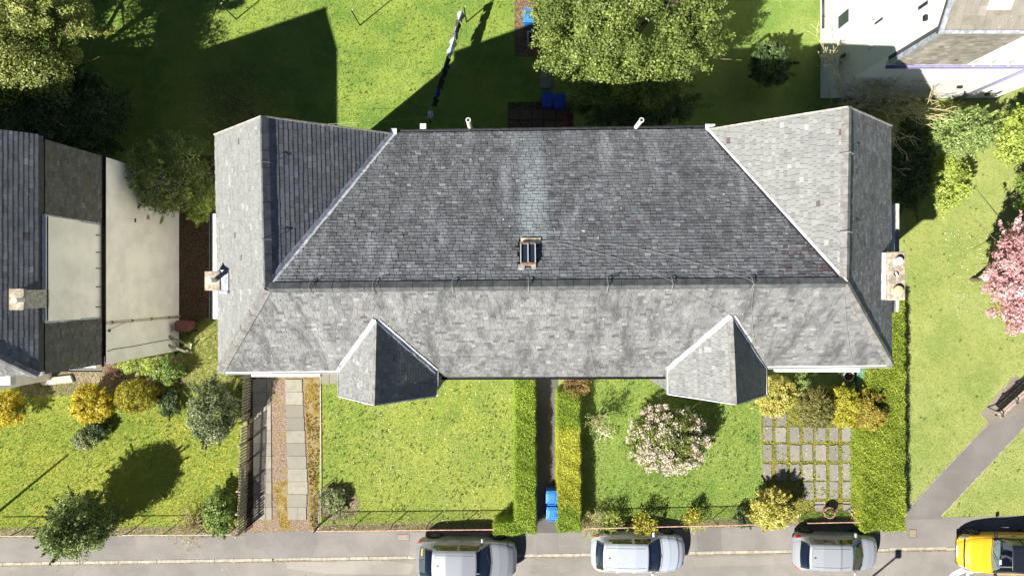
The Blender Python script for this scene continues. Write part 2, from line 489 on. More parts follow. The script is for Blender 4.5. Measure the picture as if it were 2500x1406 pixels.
M["moss_green"] = m_gravel("moss_joints", (0.10, 0.115, 0.02), (0.165, 0.18, 0.03), (0.24, 0.23, 0.055), 20, (0.20, 0.155, 0.05), 0.45)
M["soil"] = m_gravel("soil_dark", (0.045, 0.024, 0.016), (0.085, 0.045, 0.03), (0.12, 0.075, 0.05), 20, (0.05, 0.06, 0.02), 0.4)
M["soil_tan"] = m_gravel("soil_tan", (0.16, 0.12, 0.08), (0.25, 0.20, 0.14), (0.36, 0.30, 0.22), 22, (0.12, 0.12, 0.03), 0.5)
M["soil_red"] = m_gravel("soil_red", (0.13, 0.07, 0.045), (0.20, 0.115, 0.075), (0.26, 0.17, 0.12), 18, (0.12, 0.14, 0.03), 0.4)

def m_paver(name, col, lich, amt):
    t = NT(name)
    oi = t.n("ShaderNodeObjectInfo")
    c = t.mix(oi.outputs["Random"], sc(col, 0.78), sc(col, 1.18))
    c = t.mix(t.rng(t.noise(3.5, 5, 0.65), 0.4, 0.7, 0, 0.5), c, sc(col, 0.72))
    v = t.voronoi(5.0)
    sp = t.math('MULTIPLY', t.rng(v, 0.20, 0.12), t.rng(t.noise(2.0, 2), 0.42, 0.6))
    c = t.mix(t.math('MULTIPLY', sp, amt), c, lich)
    t.bump(t.noise(50, 4, 0.7), 0.35, 0.01)
    return t.fin(c, 0.9, 0, 0.25)
M["paver"] = m_paver("paving_slab", (0.190, 0.182, 0.165), (0.42, 0.41, 0.38, 1), 0.8)
M["slab"] = m_paver("drive_slab", (0.225, 0.212, 0.175), (0.28, 0.265, 0.22, 1), 0.5)
M["slab_brown"] = m_paver("brown_slab", (0.11, 0.075, 0.055), (0.3, 0.22, 0.18, 1), 0.3)
# ================================================================ GROUND AND STREET
big = mesh_obj("ground", [(-220, -220, -0.12), (220, -220, -0.12), (220, 220, -0.12), (-220, 220, -0.12)], [(0, 1, 2, 3)], M["lawn_rear"])
big["kind"] = "structure"
sheet("rear_lawn", [(-400, -400), (3000, -400), (3000, 905), (-400, 940)], 0.0, M["lawn_rear"])
def kerb_y(x): return 1376.0 - 0.0160 * x
def pave_y(x): return 1309.0 - 0.0150 * x if x < 2200 else 1263.0
sheet("front_lawn", [(-400, 925), (607, 925), (598, 1306), (-400, 1312)], 0.006, M["lawn_left"])
sheet("middle_lawn", [(783, 885), (1262, 885), (1262, 1296), (775, 1297)], 0.006, M["lawn_mid"])
sheet("garden_lawn", [(1362, 885), (2125, 870), (2125, 1284), (1362, 1292)], 0.006, M["lawn_right"])
sheet("side_lawn", [(1700, -400), (2130, -400), (2130, 420), (1400, 420), (1400, 290)], 0.002, M["lawn_right"])
sheet("park_lawn", [(2125, -400), (3000, -400), (3000, 1262), (2125, 1275)], 0.003, M["lawn_park"])
# road and pavement
road = sheet("road", [(-500, kerb_y(-500)), (3100, kerb_y(3100)), (3100, 2300), (-500, 2300)], -0.10, M["road"])
pv = [(-500, kerb_y(-500) - 4), (-500, 1316)] + [(0, 1309), (585, 1306), (760, 1297), (1250, 1295), (1362, 1296), (1700, 1285), (2120, 1276), (2215, 1264), (2500, 1258), (3100, 1250)] + [(3100, kerb_y(3100) - 4)]
pave = sheet("pavement", pv, 0.010, M["pavement"])
for nm_, poly_, mt_ in (("pavement_patch", [(598, 1300), (772, 1297), (776, 1330), (760, 1361), (660, 1363), (640, 1340), (600, 1338)], (0.165, 0.158, 0.15)),
                       ("pavement_patch", [(1000, 1298), (1120, 1296), (1121, 1357), (1001, 1360)], (0.205, 0.19, 0.176)),
                       ("pavement_patch", [(1700, 1289), (1760, 1288), (1762, 1346), (1702, 1348)], (0.15, 0.142, 0.135)),
                       ("pavement_patch", [(1310, 1300), (1362, 1300), (1364, 1352), (1309, 1353)], (0.165, 0.155, 0.147)),
                       ("pavement_patch", [(180, 1312), (330, 1310), (331, 1330), (181, 1333)], (0.165, 0.155, 0.148))):
    sheet(nm_, poly_, 0.0125, m_asphalt(nm_ + str(poly_[0][0]), mt_, sc(mt_, 1.2), 0.35, 0.5))
for poly_, mt_ in (([(690, 1368), (760, 1366), (900, 1364), (1010, 1378), (1000, 1404), (800, 1402), (700, 1390)], (0.235, 0.22, 0.198)), ([(250, 1380), (520, 1374), (560, 1406), (300, 1420)], (0.18, 0.168, 0.155)), ([(1690, 1362), (1890, 1358), (1890, 1380), (1700, 1385)], (0.225, 0.21, 0.19))):
    sheet("road_patch", poly_, -0.0965, m_asphalt("road_patch" + str(poly_[0][0]), mt_, sc(mt_, 1.2), 0.4, 0.5))
# kerb stones with recessed joints; two dropped crossings
kerb = sheet("kerb", [(-500, kerb_y(-500) - 8), (3100, kerb_y(3100) - 8), (3100, kerb_y(3100) + 8), (-500, kerb_y(-500) + 8)], -0.085, M["soil_tan"])
kst = None
ks_dir = (P(100, kerb_y(100)) - P(0, kerb_y(0))).normalized()
ks_ang = math.atan2(ks_dir.y, ks_dir.x)
x = -40.0
while x < 2540:
    ln = 47.0
    c = P(x + ln / 2, kerb_y(x + ln / 2))
    drop = (660 < x + ln / 2 < 760) or (2180 < x + ln / 2 < 2300)
    if kst is None:
        kst = new_mesh("kerb_stone", *[(lambda b: (b.v, b.f))(MB().box((0, 0, 0), (0.882, 0.13, 0.16)))][0], M["kerb"])
    o = bpy.data.objects.new("kerb_stone", kst)
    link(o, kerb)
    o.location = (c.x, c.y, (-0.155 if drop else -0.065) + random.uniform(-0.006, 0.006))
    o.rotation_euler = (0, 0, ks_ang + random.uniform(-0.006, 0.006))
    x += ln
# white road paint at the right edge
def strip(name, pts, w, z, mat, parent=None, kind=None):
    L, R = [], []
    for i, p in enumerate(pts):
        a = pts[max(0, i - 1)]; b = pts[min(len(pts) - 1, i + 1)]
        d = (b - a).normalized(); n = Vector((-d.y, d.x, 0))
        L.append(Vector((p.x, p.y, z)) + n * w / 2); R.append(Vector((p.x, p.y, z)) - n * w / 2)
    k = len(pts)
    o = mesh_obj(name, L + R, [(i, k + i, k + i + 1, i + 1) for i in range(k - 1)], mat, parent)
    if kind: o["kind"] = kind
    return o
arc = [P(2318 + 95 * (1 - math.cos(t)), 1428 - 44 * math.sin(t)) for t in np.linspace(-0.2, 1.45, 14)]
strip("road_marking", arc, 0.27, -0.094, M["paint_white"], None, "structure")
arc2 = [P(2362, 1440), P(2363, 1412), P(2367, 1400), P(2380, 1396)] + [P(xx, 1396 - 0.02 * (xx - 2380)) for xx in (2450, 2520, 2600)]
strip("road_marking", arc2, 0.13, -0.090, M["paint_white"], None, "structure")
# paths, strips, beds
sheet("garden_path", [(1304, 880), (1363, 880), (1363, 1300), (1308, 1301)], 0.012, M["path"])
sheet("park_path", [(2208, 1268), (2214, 1243), (2300, 1150), (2412, 1031), (2445, 998), (2560, 880), (2640, 900), (2500, 1042), (2400, 1150), (2298, 1258), (2300, 1266)], 0.014, M["pathpark"])
sheet("dry_verge", [(-60, 1287), (598, 1284), (598, 1307), (-60, 1313)], 0.012, M["soil_tan"])
sheet("dry_verge", [(776, 1277), (1262, 1272), (1262, 1297), (776, 1298)], 0.012, M["soil_tan"])
sheet("dry_verge", [(1362, 1272), (2125, 1257), (2125, 1278), (1362, 1297)], 0.012, M["soil_tan"])
sheet("soil_bed", [(425, 380), (532, 380), (532, 775), (478, 800), (430, 868), (425, 868)], 0.008, M["soil"])
sheet("soil_path", [(20, 900), (240, 880), (258, 870), (440, 868), (462, 905), (450, 950), (250, 962), (60, 968)], 0.009, M["soil_tan"])
sheet("bench_pad", [(2393, 1010), (2478, 915), (2540, 965), (2500, 1005), (2418, 1036)], 0.02, M["pad"])
sheet("rough_grass", [(474, 800), (534, 768), (604, 905), (602, 955), (452, 952), (462, 905), (440, 868)], 0.0075, M["lawn_straw"])
sheet("shrub_bed", [(825 + 52 * math.cos(t) * (1 + 0.08 * math.sin(3 * t)), 1226 + 50 * math.sin(t) * (1 + 0.1 * math.cos(2 * t))) for t in np.linspace(0, 2 * math.pi, 20)[:-1]], 0.0135, M["soil_tan"])
# driveway
drive = sheet("driveway", [(607, 900), (783, 900), (775, 1297), (597, 1305)], 0.010, M["gravel_red"])
sheet("moss_strip", [(741, 905), (781, 905), (775, 1292), (757, 1292), (754, 1150)], 0.016, M["moss"])
sheet("soil_strip", [(606, 905), (625, 905), (618, 1285), (598, 1300)], 0.015, M["soil"])
sheet("moss_patch", [(668, 1180), (704, 1172), (708, 1290), (684, 1292)], 0.015, M["moss"])
unit_slab = new_mesh("paving_slab", *[(lambda b: (b.v, b.f))(MB().box((0, 0, 0), (1, 1, 1)))][0], M["slab"])
def put_slab(x0, y0, x1, y1, parent, mesh, h=0.035, z=0.012, j=0.01):
    a = P(x0, y0); b = P(x1, y1)
    o = bpy.data.objects.new("paving_slab", mesh)
    link(o, parent)
    o.location = ((a.x + b.x) / 2, (a.y + b.y) / 2, z + h / 2 + random.uniform(-0.004, 0.004))
    o.scale = (abs(b.x - a.x), abs(b.y - a.y), h)
    o.rotation_euler = (random.uniform(-j, j) * 0.6, random.uniform(-j, j) * 0.6, random.uniform(-j, j))
    return o
ys = [926, 957, 988, 1019, 1050.5, 1081.5, 1113, 1143.5, 1175, 1206, 1237, 1268]
for i in range(len(ys) - 1):
    k = i / 10.0
    xl = 697 + 9 * k - (3 if i > 8 else 0)
    xr = 738 + 17 * k - (4 if i > 8 else 0)
    if i == len(ys) - 2:
        put_slab(xl, ys[i], xl + 24.5, ys[i + 1] - 0.7, drive, unit_slab); put_slab(xl + 25, ys[i], xr - 3, ys[i + 1] - 0.7, drive, unit_slab)
    else:
        put_slab(xl, ys[i], xr, ys[i + 1] - 0.7, drive, unit_slab)
    xr2 = 661.5 + 2.5 * k
    put_slab(652 - 2 * k, ys[i], xr2, ys[i + 1] - 0.7, drive, unit_slab)
    put_slab(618 + 2 * k, ys[i], 651 - 2 * k, ys[i + 1] - 0.7, drive, unit_slab)
# timber edging along the middle lawn
strip("lawn_edging", [P(782, 905), P(783.5, 1100), P(785, 1190), P(777, 1292)], 0.05, 0.02, M["stone"], None, "structure")
MB().bar(P(783, 905, 0.03), P(784.5, 1195, 0.03), 0.03, 0.07).build("lawn_edging", M["wood_grey"])["kind"] = "structure"
# corner slabs beside the bay
cs = sheet("corner_paving", [(779, 870), (830, 870), (830, 938), (781, 938)], 0.012, M["soil_tan"])
for i in range(2):
    for j in range(2):
        put_slab(781 + 24 * i, 882 + 28 * j, 804 + 24 * i, 909 + 28 * j, cs, unit_slab)
# park path edging
for pts in ([P(2214, 1243), P(2300, 1151), P(2413, 1032)], [P(2298, 1258), P(2400, 1150), P(2505, 1038)]):
    strip("path_edging", pts, 0.055, 0.022, M["edge_stone"], None, "structure")
strip("path_edging", [P(2392, 1012), P(2478, 915)], 0.05, 0.03, M["edge_stone"], None, "structure")
# slabs in the rear garden
rear_pave = sheet("rear_paving", [(1240, 250), (1400, 250), (1400, 330), (1240, 330)], 0.008, M["soil"])
um2 = unit_slab.copy(); um2.materials[0] = M["slab_brown"]
for r_ in range(2):
    for c_ in range(5):
        put_slab(1242 + 29 * c_, 269 + 27 * r_, 1268 + 29 * c_, 293 + 27 * r_, rear_pave, um2)
sheet("red_soil_bed", [(1256, -30), (1312, -30), (1315, 140), (1256, 140)], 0.009, M["soil_red"])
# patio with gappy slabs
patio = sheet("patio", [(1856, 975), (2105, 965), (2105, 1276), (1950, 1278), (1862, 1180)], 0.010, M["moss_green"])
um3 = unit_slab.copy(); um3.materials[0] = M["paver"]
def rounded_slab():
    pts = []
    for cx, cy, a0 in ((0.42, 0.42, 0), (-0.42, 0.42, 90), (-0.42, -0.42, 180), (0.42, -0.42, 270)):
        for a in (0, 30, 60, 90):
            t = math.radians(a0 + a)
            pts.append((cx + 0.08 * math.cos(t), cy + 0.08 * math.sin(t)))
    b = MB().prism(pts, -0.5, 0.5)
    return new_mesh("paving_slab", b.v, b.f, M["paver"])
def rough_slab(seed):
    r = random.Random(seed); pts = []
    for cx, cy, a0 in ((0.42, 0.42, 0), (-0.42, 0.42, 90), (-0.42, -0.42, 180), (0.42, -0.42, 270)):
        jx, jy, rr = r.uniform(-0.05, 0.015), r.uniform(-0.04, 0.005), r.uniform(0.05, 0.16)
        for a in (0, 30, 60, 90):
            t = math.radians(a0 + a)
            cx = math.copysign(0.5 - rr, cx); cy = math.copysign(0.5 - rr, cy)
            pts.append((cx + math.copysign(jx, cx) + (rr + r.uniform(-0.015, 0.015)) * math.cos(t), cy + math.copysign(jy, cy) + (rr + r.uniform(-0.015, 0.015)) * math.sin(t)))
        pts.append(None)
    out = []
    for i, p in enumerate(pts):
        if p is None:
            a, b = pts[i - 1], pts[(i + 1) % len(pts)]
            out.append(((a[0] + b[0]) / 2 + r.uniform(-0.03, 0.03), (a[1] + b[1]) / 2 + r.uniform(-0.02, 0.02)))
        else: out.append(p)
    b = MB().prism(out, -0.5, 0.5)
    return new_mesh("paving_slab", b.v, b.f, M["paver"])
um3s = [rough_slab(i) for i in range(7)]
colx = [(1862, 1885), (1893, 1919), (1928, 1952), (1960, 1985), (1990, 2016), (2024, 2046), (2056, 2080)]
rowy = [(1006, 1039), (1041, 1077), (1084, 1124), (1131, 1172), (1175, 1217), (1222, 1247)]
for r_, (y0, y1) in enumerate(rowy):
    for c_, (x0, x1) in enumerate(colx):
        if r_ == 0 and c_ > 1: continue
        if r_ == 4 and c_ < 3: continue
        if r_ == 5 and c_ < 4: continue
        d = random.uniform(-1.5, 1.5)
        put_slab(x0 + 1 + d, y0 + 1.2 + random.uniform(-1, 1), x1 - 1 + d + random.uniform(-1, 1), y1 - 1.2 + random.uniform(-1, 1), patio, um3s[(r_ * 3 + c_ * 5) % 7], 0.05, 0.0, 0.05)

# ================================================================ SLATES
def clip(poly, clipper):
    out = poly
    n = len(clipper)
    for i in range(n):
        a, b = clipper[i], clipper[(i + 1) % n]
        inp, out = out, []
        if not inp: break
        def side(p): return (b[0] - a[0]) * (p[1] - a[1]) - (b[1] - a[1]) * (p[0] - a[0])
        for j in range(len(inp)):
            p, q = inp[j], inp[(j + 1) % len(inp)]
            sp, sq = side(p), side(q)
            if sp >= 0: out.append(p)
            if (sp >= 0) != (sq >= 0):
                t = sp / (sp - sq)
                out.append((p[0] + (q[0] - p[0]) * t, p[1] + (q[1] - p[1]) * t))
    return out

class SlateField:
    """lays slates over planar polygons; gathers full ones (for single objects) and the rest"""
    def __init__(s, seed):
        s.r = random.Random(seed); s.items = []
    def lay(s, pts, out, mat, e=0.118, w=0.185, t=0.012, lift=0.0, hole=None, twist=0.006, tv=1.0, gap=0.004, tvar=0.17):
        pts = [Vector(p) for p in pts]
        n = (pts[1] - pts[0]).cross(pts[2] - pts[0]).normalized()
        if n.dot(Vector(out)) < 0: n.negate()
        v = (Vector((0, 0, 1)) - n * n.z).normalized()
        u = v.cross(n)
        o = pts[0]
        p2 = [((p - o).dot(u), (p - o).dot(v)) for p in pts]
        a = sum(p2[i][0] * p2[(i + 1) % len(p2)][1] - p2[(i + 1) % len(p2)][0] * p2[i][1] for i in range(len(p2)))
        if a < 0: p2 = p2[::-1]
        vmin = min(p[1] for p in p2); vmax = max(p[1] for p in p2)
        umin = min(p[0] for p in p2); umax = max(p[0] for p in p2)
        r = s.r
        k = 0
        vv = vmin - 0.0
        while vv < vmax:
            uu = umin - r.random() * w
            patch = r.gauss(0, 0.05)
            while uu < umax:
                ww = w * r.uniform(0.78, 1.25)
                slip = -r.uniform(0.02, 0.06) if r.random() < 0.008 else 0.0
                jit = r.gauss(0, 0.004) + slip
                v0 = vv + jit; v1 = vv + e * 1.32 + slip
                rect = [(uu + gap, v0), (uu + ww - gap, v0 + r.gauss(0, 0.003)), (uu + ww - gap, v1), (uu + gap, v1)]
                inside = clip(rect, p2)
                uu += ww
                if len(inside) < 3: continue
                ar = abs(sum(inside[i][0] * inside[(i + 1) % len(inside)][1] - inside[(i + 1) % len(inside)][0] * inside[i][1] for i in range(len(inside)))) / 2
                if ar < 0.0018: continue
                if hole:
                    mu = sum(p[0] for p in inside) / len(inside); mv = sum(p[1] for p in inside) / len(inside)
                    q = o + u * mu + v * mv
                    if hole(q): continue
                th = t * (1 + tv * r.uniform(-0.3, 0.5))
                tone = min(1, max(0.05, 0.5 + patch + r.gauss(0, tvar)))
                x = r.random()
                if x < 0.003: tone = 0.0
                elif mat.name == "slate_rear" and x < 0.3:
                    q = o + u * inside[0][0] + v * inside[0][1]
                    if ((q.x - 8.7) / 1.1) ** 2 + ((q.y - 0.8) / 0.55) ** 2 < 1: tone = 0.0
                    elif x < 0.02: tone = 1.0
                    elif x < 0.05: tone = 0.08
                elif x < 0.02: tone = 1.0
                elif x < 0.05: tone = 0.08
                tw = r.gauss(0, twist)
                full = len(inside) == 4 and abs(ar - abs((rect[1][0] - rect[0][0]) * (v1 - v0))) < 0.002
                s.items.append((inside, o, u, v, n, v0, v1, th, lift, tone, tw, mat, full, (rect[0][0] + rect[1][0]) / 2, rect[1][0] - rect[0][0]))
            vv += e
            k += 1
    @staticmethod
    def geom(it):
        inside, o, u, v, n, v0, v1, th, lift, tone, tw, mat, full, uc, wd = it
        m = len(inside)
        top, bot = [], []
        for (a, b) in inside:
            f = (v1 - b) / (v1 - v0)
            h = lift + 0.004 + th * 1.6 * f + tw * (a - uc) / max(wd, 0.05)
            p = o + u * a + v * b
            top.append(p + n * h); bot.append(p + n * (h - th - 0.006))
        fs = [tuple(range(m))] + [(i, m + i, m + (i + 1) % m, (i + 1) % m) for i in range(m)]
        return top + bot, fs
    def build(s, parent, single=300, pick=None):
        cand = [i for i, it in enumerate(s.items) if it[12] and (pick is None or pick(it))]
        def size(i):
            it = s.items[i]
            c = it[1] + it[2] * it[13] + it[3] * ((it[5] + it[6]) / 2)
            d = Vector((0, 0, H)) - c
            vis = 1.0 if (abs(c.x) < 0.76 * (H - c.z) * 0.98 and abs(c.y) < 0.42 * (H - c.z)) else 0.0
            return vis * it[14] * it[4].dot(d.normalized()) / d.length_squared
        cand.sort(key=size, reverse=True)
        chosen = set(cand[:single])
        by = {}
        cache = {}
        nm = 0
        for i, it in enumerate(s.items):
            mat = it[11]
            if i in chosen:
                # unit slate shared by alike pieces, placed with its own frame
                tk = (mat.name, round(it[9] * 9))
                if tk not in cache:
                    vs = [(-.5, 0, 1.0), (.5, 0, 1.0), (.5, 1, 0.12), (-.5, 1, 0.12), (-.5, 0, -.1), (.5, 0, -.1), (.5, 1, -.6), (-.5, 1, -.6)]
                    cache[tk] = new_mesh("slate", vs, [(0, 1, 2, 3), (0, 4, 5, 1), (1, 5, 6, 2), (2, 6, 7, 3), (3, 7, 4, 0)], mat, tone=[it[9]] * 8)
                ob = bpy.data.objects.new("slate", cache[tk])
                link(ob, parent)
                org = it[1] + it[2] * it[13] + it[3] * it[5] + it[4] * (it[8] + 0.004)
                th = it[7] * 1.6; hh = it[6] - it[5]
                m = Matrix((it[2] * it[14], it[3] * hh, it[4] * th)).transposed().to_4x4()
                m.translation = org
                ob.matrix_world = m
                ob.matrix_parent_inverse = Matrix.Identity(4)
                ob.matrix_basis = m
                continue
            vs, fs = s.geom(it)
            d = by.setdefault(mat.name, ([], [], [], mat))
            k = len(d[0])
            d[0].extend(vs); d[1].extend([tuple(q + k for q in f) for f in fs]); d[2].extend([it[9]] * len(vs))
        # the rest: one mesh with several materials
        V, Fc, T, mats, idx = [], [], [], [], []
        for name, (v, f, t, mat) in by.items():
            k = len(V)
            V += v; T += t
            Fc += [tuple(q + k for q in ff) for ff in f]
            idx += [len(mats)] * len(f)
            mats.append(mat)
        o = mesh_obj("slates", V, Fc, None, parent, tone=T)
        for m_ in mats: o.data.materials.append(m_)
        o.data.polygons.foreach_set("material_index", idx)
        o["kind"] = "stuff"
        return o

def plane_n(pts, out):
    n = (pts[1] - pts[0]).cross(pts[2] - pts[0]).normalized()
    return n if n.dot(Vector(out)) > 0 else -n

def caps(a, b, n1, n2, w1, w2, seg, mat, parent, up=0.075, gap=0.012, name="ridge_tile"):
    d = b - a; L = d.length; d.normalize()
    def down(n):
        q = d.cross(n).normalized()
        return q if q.z < 0 else -q
    d1, d2 = down(n1), down(n2)
    u = (n1 + n2).normalized()
    k = max(1, round(L / seg))
    for i in range(k):
        p = a + d * (L * i / k + gap / 2); q = a + d * (L * (i + 1) / k - gap / 2)
        j = u * random.uniform(-0.006, 0.008)
        vs = []
        for e in (p, q):
            vs += [e + d1 * w1 + n1 * 0.05 + j, e + u * up + j, e + d2 * w2 + n2 * 0.05 + j,
                   e + d1 * w1 + n1 * 0.01, e + u * (up - 0.045), e + d2 * w2 + n2 * 0.01]
        fs = [(0, 1, 7, 6), (1, 2, 8, 7), (0, 6, 9, 3), (2, 5, 11, 8), (0, 3, 4, 1), (1, 4, 5, 2), (6, 7, 10, 9), (7, 8, 11, 10)]
        mesh_obj(name, vs, fs, mat, parent)

def flash(a, b, n, w, mat, parent, side, name="lead_flashing", lift=0.032, wav=0.0):
    """lead strip along a-b lying on the plane with normal n, widening to 'side'"""
    d = (b - a).normalized()
    q = d.cross(n).normalized()
    if q.dot(side) < 0: q.negate()
    k = max(2, int((b - a).length / 0.25))
    vs, fs = [], []
    for i in range(k + 1):
        p = a + (b - a) * (i / k)
        ww = w * (1 + random.uniform(-wav, wav))
        vs += [p + n * lift, p + q * ww + n * (lift + random.uniform(-0.004, 0.006)), p + q * ww + n * (lift - 0.03), p + n * (lift - 0.03)]
        if i:
            o = 4 * (i - 1)
            fs += [(o, o + 1, o + 5, o + 4), (o + 1, o + 2, o + 6, o + 5), (o + 3, o, o + 4, o + 7)]
    return mesh_obj(name, vs, fs, mat, parent)

def gutter(a, b, r, mat, parent, name="gutter"):
    """half round gutter"""
    a = Vector(a); b = Vector(b)
    d = (b - a).normalized(); s = d.cross(Vector((0, 0, 1))).normalized()
    vs, fs = [], []
    m = 7
    for e in (a, b):
        for ri in (r, r * 0.8):
            for i in range(m):
                t = math.pi * i / (m - 1)
                vs.append(e + s * math.cos(t) * ri - Vector((0, 0, 1)) * math.sin(t) * ri)
    for i in range(m - 1):
        fs += [(i, i + 1, 2 * m + i + 1, 2 * m + i), (m + i + 1, m + i, 3 * m + i, 3 * m + i + 1)]
    fs += [(0, 2 * m, 3 * m, m), (m - 1, 2 * m - 1, 4 * m - 1, 3 * m - 1)]
    return mesh_obj(name, vs, fs, mat, parent)

# ================================================================ MAIN HOUSE
ZE, ZR = 9.1, 12.15
house = thing("slate_roofed_house", "long house with dark grey slate roof, two front bays and a small skylight", "house", P(1320, 700, 0))
RL, RR = P(650, 704, ZR), P(2065, 691, ZR)
AL, AR = P(640, 283, ZR), P(2071, 260, ZR)
VL = P(962, 326, ZE)
VR = ray_plane(1724, 316, RL, RR, VL)
FM = P(1356, 898.5, ZE)
FL, FR = ray_plane(535, 907, RL, RR, FM), ray_plane(2178, 890, RL, RR, FM)
CL, CR = ray_plane(525, 328, RL, AL, FL), ray_plane(2175, 306, RR, AR, FR)
def front_pt(px, py): return ray_plane(px, py, RL, RR, FL)
def rear_pt(px, py): return ray_plane(px, py, RL, RR, VL)
n_rear = plane_n([RL, RR, VL], (0, 1, 1)); n_front = plane_n([RL, RR, FL], (0, -1, 1))
n_lo = plane_n([RL, AL, CL], (-1, 0, 1)); n_li = plane_n([RL, AL, VL], (1, 0, 1))
n_ro = plane_n([RR, AR, CR], (1, 0, 1)); n_ri = plane_n([RR, AR, VR], (-1, 0, 1))
# walls
wall = MB().prism([(CL.x + 0.22, CL.y - 0.22), (CR.x - 0.22, CR.y - 0.2), (FR.x - 0.22, FR.y + 0.18), (FL.x + 0.22, FL.y + 0.18)], 0, ZE - 0.12).build("wall", M["wall_cream"], house)
gl = MB(); gl.add([CL + Vector((0.25, -0.15, -0.15)), VL + Vector((0, -0.15, -0.15)), AL + Vector((0, -0.1, -0.25))], [(0, 1, 2)]); gl.build("gable_wall", M["wall_cream"], house)
gl = MB(); gl.add([CR + Vector((-0.25, -0.15, -0.15)), VR + Vector((0, -0.15, -0.15)), AR + Vector((0, -0.1, -0.25))], [(0, 1, 2)]); gl.build("gable_wall", M["wall_cream"], house)
for xx in (-8.2, -1.5, 1.6, 3.2, 10.2):
    for zz in (1.5, 4.3):
        w_ = MB().box((xx, -2.62, zz), (1.3, 0.12, 1.3)).build("window", M["white_plastic"], house)
        MB().box((xx, -2.69, zz), (1.1, 0.04, 1.1)).build("pane", M["glass_dark"], w_)
# roof deck
dk = MB()
C1 = front_pt(1066, 919); C2 = front_pt(1634, 917)
for pts, n in (([RL, RR, VR, VL], n_rear), ([RL, RR, FR, FL], n_front), ([RL, AL, CL, FL], n_lo), ([RL, AL, VL], n_li), ([RR, AR, CR, FR], n_ro), ([RR, AR, VR], n_ri), ([front_pt(1066, 880), front_pt(1634, 880), C2, C1], n_front)):
    dk.slab([p - n * 0.03 for p in pts], n, 0.12)
roof = dk.build("roof", M["deck"], house)
sf = SlateField(3)
SKX = ((rear_pt(1264, 590)).x, (rear_pt(1313, 590)).x); SKY = (rear_pt(1290, 652).y, rear_pt(1290, 586).y)
def sk_hole(q): return SKX[0] + 0.03 < q.x < SKX[1] - 0.03 and SKY[0] + 0.02 < q.y < SKY[1]
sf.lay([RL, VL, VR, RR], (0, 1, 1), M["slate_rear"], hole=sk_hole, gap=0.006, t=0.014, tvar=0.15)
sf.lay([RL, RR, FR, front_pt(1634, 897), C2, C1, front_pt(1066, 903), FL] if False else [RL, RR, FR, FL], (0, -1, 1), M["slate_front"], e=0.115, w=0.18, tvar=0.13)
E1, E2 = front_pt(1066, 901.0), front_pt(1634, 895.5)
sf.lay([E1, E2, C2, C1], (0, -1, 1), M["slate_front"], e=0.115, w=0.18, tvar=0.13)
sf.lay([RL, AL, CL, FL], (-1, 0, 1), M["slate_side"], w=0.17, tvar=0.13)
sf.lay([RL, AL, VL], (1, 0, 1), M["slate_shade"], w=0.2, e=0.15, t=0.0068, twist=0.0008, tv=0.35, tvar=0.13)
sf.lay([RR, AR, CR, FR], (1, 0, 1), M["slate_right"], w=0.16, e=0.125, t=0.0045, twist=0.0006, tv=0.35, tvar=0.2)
sf.lay([RR, AR, VR], (-1, 0, 1), M["slate_side"], w=0.185, e=0.125, tvar=0.15, gap=0.006)
